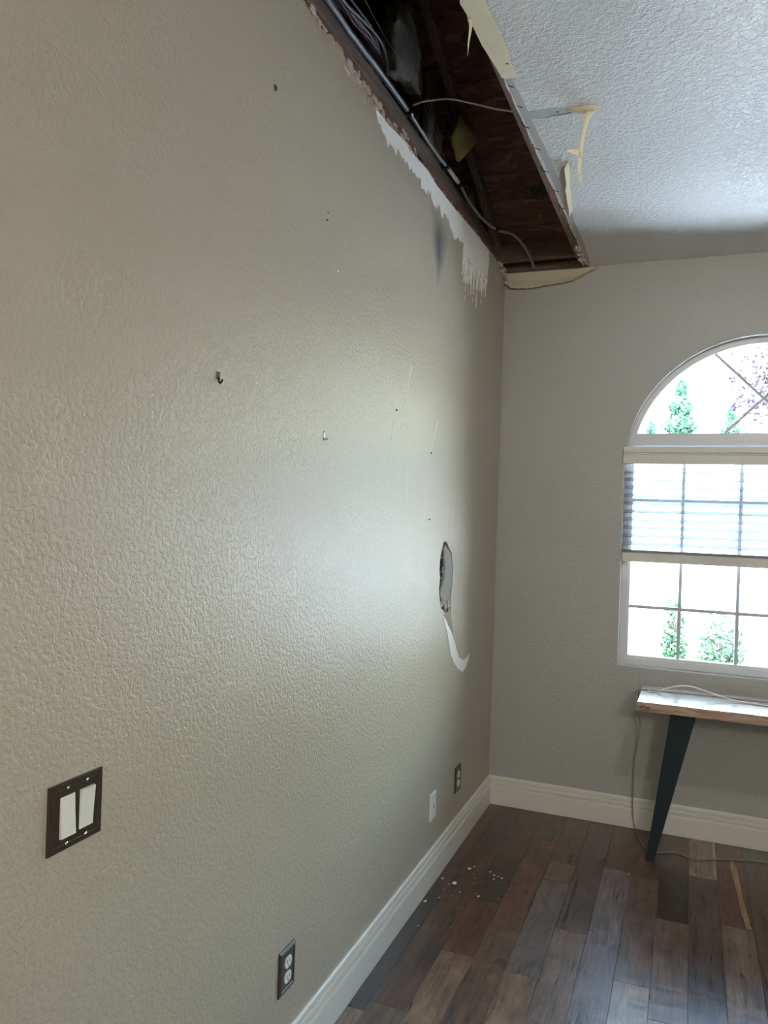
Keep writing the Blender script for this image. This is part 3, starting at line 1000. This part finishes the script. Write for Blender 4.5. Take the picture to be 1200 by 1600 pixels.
for r_, lst in PL.items():
    x0 = max(0.0015, -0.0405 + PW * r_)
    x1 = -0.0405 + PW * (r_ + 1)
    y1 = D - 0.002
    for yend, cname in lst:
        bm = boxm(x0 + 0.0005, x1 - 0.0005, yend + 0.0005, y1 - 0.0005, -0.004, rnd.uniform(-0.0004, 0.0002), bevel=0.0007)
        o = link('plank', bm, M['floor'], floor, ((x0 + x1) / 2, (yend + y1) / 2, 0))
        j = rnd.uniform(0.94, 1.06)
        c = srgb(T[cname][0] + 3, T[cname][1] - 1, T[cname][2] - 6)
        o.color = (c[0] * j, c[1] * j, c[2] * j, 1)
        y1 = yend
# pale sapwood inlays seen on two planks
o = link('sapwood_streak', sheet([(1.150, 3.80), (1.166, 3.70), (1.172, 3.45), (1.186, 3.20), (1.191, 3.165), (1.172, 3.165), (1.160, 3.30), (1.150, 3.55), (1.140, 3.70), (1.142, 3.79)][::-1], [], XY, -0.002, 0.0005), M['floor'], floor)
o.color = srgb(176, 140, 98)
o['label'] = 'yellow sapwood streak in a dark plank'
for pts in ([(0.975, 3.535), (0.975, 3.60), (0.990, 3.565), (1.010, 3.545), (1.030, 3.54)], [(1.030, 3.54), (1.055, 3.55), (1.070, 3.59), (1.073, 3.70), (1.074, 3.93), (1.082, 3.93), (1.082, 3.535)]):
    o = link('sapwood_streak', sheet(pts[::-1], [], XY, -0.002, 0.0005), M['floor'], floor)
    o.color = srgb(168, 142, 122)

BP = [(0.0005, 0.1448), (0.005, 0.1448), (0.0085, 0.141), (0.0098, 0.134), (0.0098, 0.1265), (0.0035, 0.1250), (0.0035, 0.1222), (0.0118, 0.1210), (0.0132, 0.112), (0.0130, 0.103), (0.0050, 0.0990), (0.0050, 0.0958), (0.0150, 0.0940), (0.0162, 0.0890), (0.0162, 0.001), (0.0005, 0.001)]
bm = bmesh.new()
n = len(BP)
ra = [bm.verts.new((a, -2.9, b)) for a, b in BP]
rb = [bm.verts.new((a, D - a, b)) for a, b in BP]
for k in range(n):
    bm.faces.new((ra[k], ra[(k + 1) % n], rb[(k + 1) % n], rb[k]))
bm.faces.new(ra)
bm.faces.new(rb[::-1])
struct(link('baseboard_left', bm, M['trim']))
bm = bmesh.new()
ra = [bm.verts.new((a, D - a, b)) for a, b in BP]
rb = [bm.verts.new((2.46, D - a, b)) for a, b in BP]
for k in range(n):
    bm.faces.new((ra[k], ra[(k + 1) % n], rb[(k + 1) % n], rb[k]))
bm.faces.new(ra)
bm.faces.new(rb[::-1])
struct(link('baseboard_far', bm, M['trim']))

# ------------------------------------------------------------------ rest of the room, plus added light sources (out of frame)
struct(link('wall_right', sheet([(-3.0, -0.02), (4.06, -0.02), (4.06, H), (-3.0, H)], [[(0.5, 1.2), (1.1, 1.2), (1.1, 2.1), (0.5, 2.1)]], YZ, 4.40, 4.25), M['wall_far']))
struct(link('wall_light_stop', boxm(2.465, 2.60, 1.85, D - 0.001, 0.0, H - 0.001), M['wall_far']))  # unseen partition added to cut the side light on the left wall
struct(link('wall_back', sheet([(-0.12, -0.02), (4.35, -0.02), (4.35, H), (-0.12, H)], [], XZ, -3.12, -3.0), M['wall_far']))
w2 = struct(bpy.data.objects.new('added_side_window', None))  # unseen opening added and sized for light on the left wall
C.objects.link(w2)
w2.location = (4.32, 0.8, 1.2)
for a in ((0.5, 0.53, 1.2, 2.1), (1.07, 1.1, 1.2, 2.1), (0.53, 1.07, 1.2, 1.23), (0.53, 1.07, 2.07, 2.1)):
    link('frame_bar', boxm(4.30, 4.35, *a, bevel=0.004), M['vinyl'], w2)
LX, LY, LZ = 2.15, -2.0, 2.45
lp = thing('fill_lamp', 'unseen pendant lamp added behind the viewer as room fill light', 'lamp', (LX, LY, H))  # added unseen lamp, stands in for the ambient light of the room
link('canopy', tube([(LX, LY, H - 0.001), (LX, LY, H - 0.025)], [0.06, 0.055], 24, 1), M['lamp_metal'], lp)
link('rod', tube([(LX, LY, H - 0.02), (LX, LY, LZ + 0.22)], 0.006, 8, 1), M['lamp_metal'], lp)
link('holder', tube([(LX, LY, LZ + 0.235), (LX, LY, LZ + 0.205)], [0.02, 0.045], 18, 1), M['lamp_metal'], lp)
ld = bpy.data.lights.new('fill_light', 'POINT')
ld.shadow_soft_size = 0.2
ld.energy = 40
ld.color = (1.0, 0.97, 0.90)
lo = bpy.data.objects.new('fill_light', ld)
C.objects.link(lo)
lo.parent = lp
lo.location = (0, 0, LZ - H)
dl = thing('added_spotlight', 'unseen ceiling spotlight added to cast the desk shadow on the window wall', 'lamp', (1.30, 1.45, H))  # unseen spot added to light the far wall and throw the desk's shadow
link('trim_ring', tube([(1.30, 1.45, H - 0.0005), (1.30, 1.45, H - 0.006)], [0.075, 0.07], 28, 1), M['white_plastic'], dl)
link('eyeball', tube([(1.30, 1.45, H - 0.005), (1.30, 1.46, H - 0.03), (1.30, 1.475, H - 0.042)], [0.058, 0.052, 0.035], 24, 1), M['white_plastic'], dl)
sl = bpy.data.lights.new('spot_light', 'SPOT')
sl.energy = 10.5
sl.spot_size = math.radians(112)
sl.spot_blend = 1.0
sl.shadow_soft_size = 0.035
sl.color = (1.0, 0.97, 0.91)
so = bpy.data.objects.new('spot_light', sl)
C.objects.link(so)
so.parent = dl
so.location = (0, 0.045, -0.09)
so.rotation_euler = Vector((-0.22, 2.45, -1.25)).to_track_quat('-Z', 'Y').to_euler()

# ------------------------------------------------------------------ arched window
win = struct(bpy.data.objects.new('window_1', None))
C.objects.link(win)
win.location = (WX, D + 0.06, WS)
FY0, FY1 = D + 0.052, D + 0.10


def arch_pts(r, z0, n=40):
    a0 = math.asin(max(-1, min(1, (z0 - WZ) / r)))
    return [(WX + r * math.cos(a), WZ + r * math.sin(a)) for a in [a0 + (math.pi - 2 * a0) * k / n for k in range(n + 1)]]


RO, RI = WR - 0.001, WR - 0.030
out_ = [(WX - RO, WS + 0.001), (WX + RO, WS + 0.001)] + [(WX + RO * math.cos(a), WZ + RO * math.sin(a)) for a in [math.pi * k / 40 for k in range(41)]]
in_low = [(WX - RI, WS + 0.032), (WX + RI, WS + 0.032), (WX + RI, 1.858), (WX - RI, 1.858)]
RI2 = math.sqrt(RI * RI)
in_arch = arch_pts(RI2, 1.917)
link('frame', sheet(out_, [in_low, in_arch], XZ, FY0, FY1), M['vinyl'], win)
bm = bmesh.new()
RS2 = RI - 0.012
add_sheet(bm, in_low, [[(WX - RS2, WS + 0.046), (WX + RS2, WS + 0.046), (WX + RS2, 1.846), (WX - RS2, 1.846)]], XZ, FY0 + 0.012, FY1 - 0.004)
link('sash', bm, M['vinyl'], win)
GY = D + 0.08
for xx in (0.895, 1.151, 1.406, 1.655):
    link('muntin', boxm(xx - 0.008, xx + 0.008, GY - 0.006, GY + 0.006, WS + 0.046, 1.846), M['muntin'], win)
for zz in (1.063, 1.326, 1.59):
    link('muntin', boxm(WX - RS2, WX + RS2, GY - 0.0055, GY + 0.0055, zz - 0.008, zz + 0.008), M['muntin'], win)
for sgn in (-1, 1):
    bm = bmesh.new()
    p0 = Vector((WX + sgn * 0.395, GY, WZ + 0.425))
    p1 = Vector((WX - sgn * 0.06, GY, 2.04))
    p1 = p0 + (p1 - p0).normalized() * 0.62 if False else Vector((WX - sgn * 0.0, GY, 2.082))
    # bar from the arch towards the middle of the lunette
    p0 = Vector((WX + sgn * 0.215, GY, 2.298))
    p2 = p0 + (p1 - p0) * 1.755
    d = (p2 - p0).normalized()
    nn = Vector((d.z, 0, -d.x)) * 0.0065
    vs = []
    for yy in ((-0.005, 0.005) if sgn < 0 else (-0.0045, 0.0045)):
        for q in (p0 - nn, p0 + nn, p2 + nn, p2 - nn):
            vs.append(bm.verts.new(q + Vector((0, yy, 0))))
    for f in ((0, 1, 2, 3), (7, 6, 5, 4), (0, 4, 5, 1), (1, 5, 6, 2), (2, 6, 7, 3), (3, 7, 4, 0)):
        bm.faces.new([vs[i] for i in f])
    link('muntin', bm, M['muntin'], win)
link('pane', boxm(WX - RI, WX + RI, GY + 0.007, GY + 0.010, WS + 0.032, 1.858), M['glass'], win)
link('pane', sheet(in_arch, [], XZ, GY + 0.007, GY + 0.010), M['glass'], win)

# blind
bl = thing('window_blind', 'white faux wood blind half lowered in the arched window', 'blind', (WX, D + 0.02, 1.29))
bm = bmesh.new()
add_box(bm, 0.616, 1.85, D - 0.014, D + 0.002, 1.763, 1.815, bevel=0.002)
add_box(bm, 0.616, 1.85, D - 0.020, D + 0.002, 1.8155, 1.846, bevel=0.004, seg=2)
add_box(bm, 0.616, 1.85, D - 0.017, D + 0.002, 1.806, 1.8155, bevel=0.003)
link('valance', bm, M['blind_rail'], bl)
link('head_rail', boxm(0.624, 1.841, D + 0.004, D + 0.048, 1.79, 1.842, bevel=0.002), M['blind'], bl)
tilt = math.radians(19)
smesh = None
for i in range(10):
    z = 1.731 - i * 0.0393
    if smesh is None:
        bm = bmesh.new()
        add_box(bm, -0.608, 0.608, -0.0235, 0.0235, -0.0014, 0.0014, bevel=0.001)
        for v in bm.verts:
            v.co.z += 0.002 * (1 - (v.co.y / 0.0235) ** 2)
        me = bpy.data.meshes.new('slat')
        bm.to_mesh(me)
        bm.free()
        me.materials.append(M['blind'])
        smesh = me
    o = bpy.data.objects.new('slat', smesh)
    C.objects.link(o)
    o.parent = bl
    o.location = Vector((WX, D + 0.026, z)) - bl.location
    o.rotation_euler = (tilt, 0, 0)
link('bottom_rail', boxm(0.624, 1.841, D - 0.001, D + 0.050, 1.288, 1.332, bevel=0.003, seg=2), M['blind_rail'], bl)
for k in range(4):
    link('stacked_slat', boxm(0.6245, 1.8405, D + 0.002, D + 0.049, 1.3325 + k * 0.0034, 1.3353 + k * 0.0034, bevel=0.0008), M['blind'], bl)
for xx in (0.70, 0.899, 1.154, 1.566):
    bm = bmesh.new()
    add_tube(bm, [(xx, D + 0.001, 1.78), (xx, D + 0.001, 1.33)], 0.0011, 6)
    add_tube(bm, [(xx, D + 0.051, 1.78), (xx, D + 0.051, 1.33)], 0.0011, 6)
    if xx > 0.8:
        link('ladder_cord', bm, M['white_cable'], bl)
    else:
        bm.free()

# ------------------------------------------------------------------ desk and cords
dk = thing('desk', 'live edge slab wood desk with a dark teal tapered leg under the window', 'desk', (1.45, 3.69, 0))
DZ0, DZ1 = 0.671, 0.710
rr = random.Random(5)
front = [(0.742 + 0.03 * k, 3.518 + 0.0015 * math.sin(k * 0.55) + rr.uniform(-.0004, .0004)) for k in range(49)]
back = [(0.747 + 0.03 * k, 3.868 + 0.003 * math.sin(k * 0.5)) for k in range(49)]
ol = front + back[::-1]
bm = sheet(ol, [], XY, DZ0, DZ1 - 0.003)
link('slab', bm, M['desk_edge'], dk)
ol2 = [(a + (0.002 if a < 1 else -0.002), b + (0.002 if b < 3.7 else -0.002)) for a, b in ol]
link('lacquered_top', sheet(ol2, [], XY, DZ1 - 0.0029, DZ1), M['desk_top'], dk)['label'] = 'glossy lacquered upper face'
bm = bmesh.new()
for sx, xt, xb in ((1, 0.934, 0.8135), (-1, 1.99, 2.11)):
    bm = bmesh.new()
    ring = []
    for t in range(9):
        f = t / 8
        z = DZ0 + (0.004 - DZ0) * f
        cx_ = xt + (xb - xt) * f
        w = 0.053 + (0.018 - 0.053) * f
        d_ = 0.026 + (0.018 - 0.026) * f
        yc = 3.655 - 0.03 * f
        ring.append([bm.verts.new((cx_ + a * w, yc + b * d_, z)) for a, b in ((-1, -.8), (-.93, -1), (.93, -1), (1, -.8), (1, .8), (.93, 1), (-.93, 1), (-1, .8))])
    for q, w_ in zip(ring, ring[1:]):
        for k in range(8):
            bm.faces.new((q[k], q[(k + 1) % 8], w_[(k + 1) % 8], w_[k]))
    bm.faces.new(ring[0])
    bm.faces.new(ring[-1][::-1])
    add_box(bm, xb - 0.02, xb + 0.02, 3.605, 3.645, 0.0003, 0.0045, bevel=0.0015)
    link('leg', bm, M['teal'], dk)
bm = bmesh.new()
for k in range(5):
    lump(bm, (0.775 + rr.uniform(-.02, .02), 3.5155, 0.692 + rr.uniform(-.006, .006)), 0.005, rr, (1.5, .25, .5))
o = link('knot_marks', bm, M['dark_slot'], dk)
o['label'] = 'dark knot marks on the slab end'
q = [(0.775, 3.745, 0.7132), (0.80, 3.735, 0.7132), (0.822, 3.73, 0.718), (0.838, 3.72, 0.730), (0.905, 3.72, 0.755), (0.958, 3.72, 0.758), (1.011, 3.72, 0.747), (1.077, 3.72, 0.730), (1.141, 3.72, 0.717), (1.217, 3.715, 0.713), (1.30, 3.70, 0.7132), (1.42, 3.68, 0.7132)]
tag(link('charging_cable', tube(q, 0.003, 8), M['white_cable'], None, q[0], smooth=True), 'white cable arching above the desk top', 'cable')
q = [(1.55, 3.79, 0.7132), (1.3, 3.79, 0.7132), (1.1, 3.785, 0.7132), (0.9, 3.78, 0.7132), (0.80, 3.775, 0.7132), (0.765, 3.77, 0.7132), (0.738, 3.765, 0.709), (0.733, 3.775, 0.68), (0.7325, 3.80, 0.60), (0.740, 3.88, 0.517), (0.726, 3.915, 0.406), (0.717, 3.925, 0.327), (0.716, 3.925, 0.219), (0.716, 3.925, 0.11), (0.722, 3.922, 0.05), (0.734, 3.915, 0.006), (0.760, 3.811, 0.004), (0.787, 3.726, 0.004), (0.848, 3.705, 0.004), (0.915, 3.737, 0.004), (0.995, 3.698, 0.004), (1.074, 3.736, 0.004), (1.167, 3.78, 0.004), (1.296, 3.809, 0.004), (1.6, 3.82, 0.004)]
tag(link('power_cord', tube(q, 0.0025, 8), M['tan_cord'], None, (0.733, 3.915, 0), smooth=True), 'thin grey cord draped off the desk end down onto the floor', 'cord')

# ------------------------------------------------------------------ wall plates


def plate_mesh(y, z, hw, hh, steps):
    """stepped cover plate: list of (inset, x) from the wall outwards"""
    bm = bmesh.new()
    rings = []
    for ins, x in steps:
        rings.append([bm.verts.new((x, y + a * (hw - ins), z + b * (hh - ins))) for a, b in ((-1, -1), (1, -1), (1, 1), (-1, 1))])
    for q, w in zip(rings, rings[1:]):
        for k in range(4):
            bm.faces.new((q[k], q[(k + 1) % 4], w[(k + 1) % 4], w[k]))
    bm.faces.new(rings[-1])
    bm.faces.new(rings[0][::-1])
    return bm


STEPS = [(0, 0.0002), (0, 0.004), (0.0015, 0.0055), (0.005, 0.0055), (0.006, 0.0068), (0.0095, 0.0068), (0.011, 0.0054), (0.0115, 0.0054)]


def screw(y, z, x, parent, r=0.0032):
    bm = bmesh.new()
    add_tube(bm, [(x - 0.001, y, z), (x + 0.0008, y, z), (x + 0.0016, y, z)], [r, r, r * 0.5], 12)
    o = link('screw', bm, M['steel'], parent, smooth=False)
    return o


sy, sz = 1.009, 0.986
sw = thing('light_switch', 'dark bronze double rocker light switch on the left wall', 'light switch', (0, sy, sz - 0.055))
link('plate', plate_mesh(sy, sz, 0.0595, 0.0555, STEPS), M['bronze'], sw)
for k, (yc, lean) in enumerate(((sy - 0.0215, 1), (sy + 0.0215, -1))):
    bm = bmesh.new()
    hh = 0.0335
    hw = 0.0162
    prof = [(0.0110 if lean < 0 else 0.0066, 1), (0.0082, 0), (0.0066 if lean < 0 else 0.0110, -1)]
    fr2 = [[bm.verts.new((x, yc + s * (hw - 0.0006), sz + t * (hh - 0.0006))) for s in (-1, 1)] for x, t in prof]
    bk = [[bm.verts.new((0.005, yc + s * hw, sz + t * hh)) for s in (-1, 1)] for x, t in prof]
    for a in (0, 1):
        bm.faces.new((fr2[a][0], fr2[a][1], fr2[a + 1][1], fr2[a + 1][0]))
        bm.faces.new((bk[a][0], bk[a + 1][0], bk[a + 1][1], bk[a][1]))
        for s in (0, 1):
            bm.faces.new((fr2[a][s], fr2[a + 1][s], bk[a + 1][s], bk[a][s]))
    for a in (0, 2):
        bm.faces.new((fr2[a][0], fr2[a][1], bk[a][1], bk[a][0]))
    link('rocker', bm, M['white_plastic'], sw)
    bm = bmesh.new()
    add_sheet(bm, [(yc - hw - .0012, sz - hh - .0012), (yc + hw + .0012, sz - hh - .0012), (yc + hw + .0012, sz + hh + .0012), (yc - hw - .0012, sz + hh + .0012)], [], YZ, 0.0050, 0.0057)
    link('rocker_well', bm, M['dark_slot'], sw)
    for s in (-1, 1):
        screw(yc, sz + s * 0.0455, 0.0058, sw)


def outlet(y, z, label, hw=0.041):
    t = thing('outlet', label, 'outlet', (0, y, z - 0.057))
    link('plate', plate_mesh(y, z, hw, 0.057, STEPS), M['bronze'], t)
    screw(y, z, 0.0058, t, 0.0028)
    for s in (-1, 1):
        bm = bmesh.new()
        zc = z + s * 0.0195
        pts = []
        for k in range(24):
            a = 2 * math.pi * k / 24
            pts.append((y + 0.0172 * math.cos(a), zc + max(-0.0138, min(0.0138, 0.0172 * math.sin(a)))))
        add_sheet(bm, pts, [], YZ, 0.005, 0.0082)
        rc = link('receptacle', bm, M['white_plastic'], t)
        for yy, hh in ((-0.0062, 0.0045), (0.0062, 0.0036)):
            link('slot', boxm(0.0078, 0.0084, y + yy - 0.0012, y + yy + 0.0012, zc + 0.002 - hh, zc + 0.002 + hh), M['dark_slot'], rc)
        link('ground_hole', tube([(0.0078, y, zc - 0.0085), (0.0084, y, zc - 0.0085)], 0.0024, 10, 1), M['dark_slot'], rc)


outlet(1.775, 0.311, 'bronze plate outlet low on the wall nearest the viewer')
outlet(3.351, 0.312, 'small dark outlet near the far corner above the baseboard', 0.042)
cv = thing('cable_plate', 'plain white wall plate beside the far dark outlet', 'wall plate', (0, 2.991, 0.255))
link('plate', plate_mesh(2.991, 0.312, 0.0345, 0.0545, [(0, .0002), (0, .0035), (.003, .006), (.0035, .006)]), M['white_plastic'], cv)
link('jack', tube([(0.005, 2.991, 0.312), (0.0085, 2.991, 0.312)], 0.0048, 12, 1), M['steel'], cv)
for s in (-1, 1):
    screw(2.991, 0.312 + s * 0.042, 0.006, cv, 0.0024)

# fixings left in the wall
a = thing('wall_anchor', 'brown plastic anchor plug high on the left wall', 'anchor', (0, 1.579, 2.469))
bm = bmesh.new()
add_tube(bm, [(-0.002, 1.579, 2.475), (0.0012, 1.579, 2.475), (0.0022, 1.579, 2.475)], [0.0075, 0.0075, 0.006], 14)
link('collar', bm, M['brown_plastic'], a)
link('bore', tube([(0.0018, 1.579, 2.475), (0.0026, 1.579, 2.475)], 0.0035, 10, 1), M['dark_slot'], a)
hk = thing('wall_hook', 'small black picture hook on the open left wall', 'hook', (0, 1.383, 1.754))
link('backplate', boxm(0.0003, 0.0025, 1.378, 1.389, 1.763, 1.778, bevel=0.0008), M['black_metal'], hk)
link('hook', tube([(0.002, 1.3835, 1.766), (0.004, 1.382, 1.758), (0.008, 1.381, 1.754), (0.012, 1.381, 1.758), (0.013, 1.381, 1.762)], 0.0022, 8), M['black_metal'], hk, smooth=True)
hk = thing('wall_hook', 'tiny white metal hook between the streaks and the black hook', 'hook', (0, 1.895, 1.684))
link('backplate', boxm(0.0003, 0.002, 1.891, 1.899, 1.686, 1.704, bevel=0.0006), M['white_plastic'], hk)
link('hook', tube([(0.002, 1.895, 1.690), (0.006, 1.895, 1.685), (0.011, 1.895, 1.686), (0.012, 1.895, 1.691)], 0.0016, 8), M['steel'], hk, smooth=True)
for z in (1.7045, 1.6845):
    link('pin', tube([(0.0005, 1.891, z), (0.005, 1.889, z + 0.002)], 0.0012, 6, 1), M['black_metal'], hk)
for y_, z_, r_, lab in ((1.867, 2.270, 0.0024, 'tiny dark nail in the middle upper left wall, lower of two'), (1.872, 2.291, 0.0014, 'tiny dark nail in the middle upper left wall, upper of two'), (2.437, 1.836, 0.0045, 'small dark nail left of the white scrapes'), (2.822, 1.723, 0.004, 'small dark nail beside the pale wash marks'), (2.826, 1.468, 0.003, 'small dark nail above the broken hole')):
    n_ = tube([(-0.001, y_, z_), (0.003, y_, z_ + 0.0005), (0.0042, y_, z_ + 0.0005)], [r_ * 0.7, r_ * 0.7, r_], 8, 1)
    tag(link('nail', n_, M['black_metal'], None, (0, y_, z_)), lab, 'nail')
tag(link('filler_dab', tube([(-0.001, 1.949, 2.158), (0.0012, 1.949, 2.158)], [0.005, 0.003], 8, 1), M['white_gypsum'], None, (0, 1.949, 2.158)), 'small white filler dab on the upper left wall', 'filler')

# ------------------------------------------------------------------ plaster crumbs on the floor
DEB = [(0.116, 3.177, 9), (0.127, 3.208, 4), (0.037, 3.051, 6), (0.093, 3.03, 9), (0.075, 3.016, 4), (0.03, 2.842, 7), (0.071, 2.894, 4), (0.201, 3.192, 5), (0.222, 3.171, 5), (0.239, 3.167, 4), (0.258, 3.157, 5), (0.228, 3.136, 4), (0.208, 2.965, 6), (0.192, 2.985, 3), (0.282, 2.983, 3), (0.134, 2.969, 4), (0.067, 2.965, 2.5), (0.155, 3.114, 3), (0.739, 3.425, 4), (0.162, 3.069, 2.5), (0.065, 2.667, 2), (0.061, 2.665, 2), (0.172, 3.415, 2), (0.309, 3.2, 2), (0.19, 3.10, 2), (0.11, 2.93, 2), (0.25, 3.11, 2), (0.14, 3.15, 2)]
CR = {(0.127, 3.208): 'small plaster crumb just behind the largest flat crumb', (0.037, 3.051): 'white plaster crumb against the left baseboard, second nearest the viewer',
      (0.075, 3.016): 'small plaster crumb touching the left side of the large middle crumb', (0.071, 2.894): 'small plaster crumb right of the nearest baseboard crumb',
      (0.201, 3.192): 'plaster crumb in the short trail, first from the left', (0.222, 3.171): 'plaster crumb in the short trail, second from the left',
      (0.239, 3.167): 'plaster crumb in the short trail, third from the left', (0.258, 3.157): 'plaster crumb in the short trail, rightmost',
      (0.228, 3.136): 'plaster crumb lying in front of the short trail', (0.208, 2.965): 'larger of two plaster crumbs in the right front of the scatter',
      (0.192, 2.985): 'smaller of two plaster crumbs in the right front of the scatter', (0.282, 2.983): 'plaster crumb farthest right in the front of the scatter',
      (0.134, 2.969): 'plaster crumb alone in the front middle of the scatter', (0.155, 3.114): 'plaster crumb between the large middle crumb and the short trail'}
rr = random.Random(3)
for x, y, r_ in DEB:
    bm = bmesh.new()
    r = r_ * 0.001 * 0.92
    lump(bm, (x, y, r * 0.42), r, rr, (1.2, 1.2, 0.5))
    mz = min(v.co.z for v in bm.verts)
    for v in bm.verts:
        v.co.z -= mz - 0.0002
    o = link('plaster_crumb', bm, M['crumb'], None, (x, y, 0))
    if x > 0.6:
        tag(o, 'lone white plaster crumb on dark planks left of the desk leg', 'crumb')
    elif (x, y) == (0.03, 2.842):
        tag(o, 'white plaster crumb against the left baseboard, nearest the viewer', 'crumb')
    elif (x, y) == (0.116, 3.177):
        tag(o, 'largest flat white plaster crumb, farthest back in the scatter', 'crumb')
    elif (x, y) == (0.093, 3.03):
        tag(o, 'large white plaster crumb in the middle of the scatter', 'crumb')
    elif (x, y) in CR:
        tag(o, CR[(x, y)], 'crumb', 'small plaster crumbs by the left baseboard')
    else:
        tag(o, 'speck of white plaster dust on the dark floor by the left baseboard', 'crumb', 'small plaster crumbs by the left baseboard')

# ------------------------------------------------------------------ outside
GZ = -0.16
struct(link('ground', boxm(-60, 60, 4.10, 140, GZ - 0.1, GZ), M['concrete']))
struct(link('ground_side', boxm(4.41, 60, -60, 4.099, GZ - 0.1, GZ), M['side_bounce']))
struct(link('ground_rear', boxm(-60, 4.409, -60, -3.13, GZ - 0.1, GZ), M['concrete']))


def leaves(bm, spots, size, rr, aspect=0.55):
    for p in spots:
        d = Vector((rr.uniform(-1, 1), rr.uniform(-1, 1), rr.uniform(-.6, .6))).normalized()
        s = d.orthogonal().normalized()
        s = Matrix.Rotation(rr.uniform(0, 6.28), 3, d) @ s
        L = size * rr.uniform(0.7, 1.3)
        p = Vector(p)
        v = [bm.verts.new(q) for q in (p - d * L * .5, p + s * L * aspect * .5, p + d * L * .5, p - s * L * aspect * .5)]
        bm.faces.new(v)


def bush(x, y, w, h, n, seed, label):
    rr = random.Random(seed)
    t = thing('garden_shrub', label, 'shrub', (x, y, GZ))
    bm = bmesh.new()
    for k in range(9):
        a = rr.uniform(0, 6.28)
        add_tube(bm, [(x, y, GZ), (x + .2 * w * math.cos(a), y + .2 * w * math.sin(a), GZ + h * .4), (x + .4 * w * math.cos(a), y + .4 * w * math.sin(a), GZ + h * .8)], [0.012, 0.008, 0.004], 5)
    link('stem', bm, M['bark'], t)
    bm = bmesh.new()
    sp = []
    while len(sp) < n:
        a, b, c = rr.uniform(-1, 1), rr.uniform(-1, 1), rr.uniform(0, 1)
        if a * a + b * b < (1.02 - c * 0.75) and rr.random() < 1.1 - c * .55:
            sp.append((x + a * w / 2, y + b * w / 2, GZ + c * h))
    leaves(bm, sp, 0.058, rr)
    link('foliage', bm, M['leaf_green'], t, recalc=False)['kind'] = 'stuff'


def conifer(x, y, h, w, seed, label):
    rr = random.Random(seed)
    t = thing('conifer_tree', label, 'tree', (x, y, GZ))
    bm = bmesh.new()
    add_tube(bm, [(x, y, GZ), (x, y, GZ + h)], [h * 0.02, 0.02], 7)
    link('trunk', bm, M['bark'], t)
    bm = bmesh.new()
    sp = []
    for k in range(5200):
        c = rr.random() ** 0.8
        lay = 0.75 + 0.25 * math.sin(c * 60)
        r = w / 2 * (1 - c) ** 0.8 * lay * math.sqrt(rr.random()) + 0.03
        a = rr.uniform(0, 6.28)
        sp.append((x + r * math.cos(a), y + r * math.sin(a), GZ + h * (0.08 + 0.92 * c) - r * 0.25))
    leaves(bm, sp, h * 0.034, rr, 0.4)
    link('foliage', bm, M['leaf_conifer'], t, recalc=False)['kind'] = 'stuff'


bush(0.80, 9.0, 0.32, 0.80, 1300, 1, 'upright green shrub outside the window, left of the pair')
bush(1.29, 9.1, 0.60, 0.70, 1500, 2, 'rounded green shrub outside the window, right of the pair')
conifer(0.45, 30.0, 6.7, 4.2, 4, 'tall pale conifer seen through the arch, middle of three')
conifer(2.35, 34.5, 6.3, 4.0, 5, 'conifer seen through the arch behind the purple leaves')
conifer(-0.95, 38.5, 6.2, 4.6, 6, 'short conifer at the left end of the arch')
# purple leaved tree, trunk right of the view
rr = random.Random(9)
t = thing('purple_leaf_tree', 'purple leaved tree reaching into the arched window from the right', 'tree', (2.9, 8.2, GZ))
bm = bmesh.new()
add_tube(bm, smooth_path([(2.9, 8.2, GZ), (2.85, 8.2, 1.0), (2.75, 8.15, 2.0), (2.8, 8.2, 4.2)], 4), [0.09 - 0.005 * k for k in range(13)], 8)
tips = []
for a, b in (((2.76, 8.15, 2.1), (1.42, 8.0, 2.62)), ((2.76, 8.15, 2.3), (1.40, 8.1, 2.88)), ((2.78, 8.15, 2.5), (1.55, 7.9, 3.18)), ((2.78, 8.2, 2.9), (1.95, 8.0, 3.5)), ((2.76, 8.2, 2.6), (1.70, 8.3, 2.75))):
    A, B = Vector(a), Vector(b)
    mid = (A + B) / 2 + Vector((0, 0, 0.12))
    pth = smooth_path([A, mid, B], 5)
    add_tube(bm, pth, [0.03 - 0.0025 * k for k in range(len(pth))], 6)
    tips.append(pth)
link('trunk', bm, M['bark'], t)
bm = bmesh.new()
sp = []
for pth in tips:
    for k in range(760):
        p = pth[rr.randrange(3, len(pth))]
        sp.append(p + Vector((rr.gauss(0, .13), rr.gauss(0, .14), rr.gauss(0, .10))))
for k in range(500):
    sp.append(Vector((2.75 + rr.gauss(0, .5), 8.2 + rr.gauss(0, .5), 3.6 + rr.gauss(0, .45))))
leaves(bm, sp, 0.058, rr, 0.55)
link('foliage', bm, M['leaf_purple'], t, recalc=False)['kind'] = 'stuff'
# edging stones
for k, w in enumerate(('leftmost', 'middle', 'rightmost')):
    bm = bmesh.new()
    x = 0.42 + k * 0.085
    lump(bm, (x, 8.55, GZ + 0.02), 0.038, rr, (1.1, 1, .6))
    tag(link('edging_stone', bm, M['stone'], None, (x, 8.55, GZ)), 'tan edging stone left of the shrubs, %s of three' % w, 'stone', 'edging stones left of the shrubs')
gw = thing('backdrop_wall', 'long plain stucco wall added as a washed-out pale backdrop beyond the shrubs', 'wall', (2.0, 26.0, GZ))  # pale backdrop added behind the blind to read as blown-out daylight
link('wall_face', boxm(-22, 26, 25.9, 26.2, GZ, 4.0), M['stucco'], gw)
link('coping', boxm(-22.05, 26.05, 25.84, 26.26, 4.0, 4.08, bevel=0.01), M['stucco'], gw)
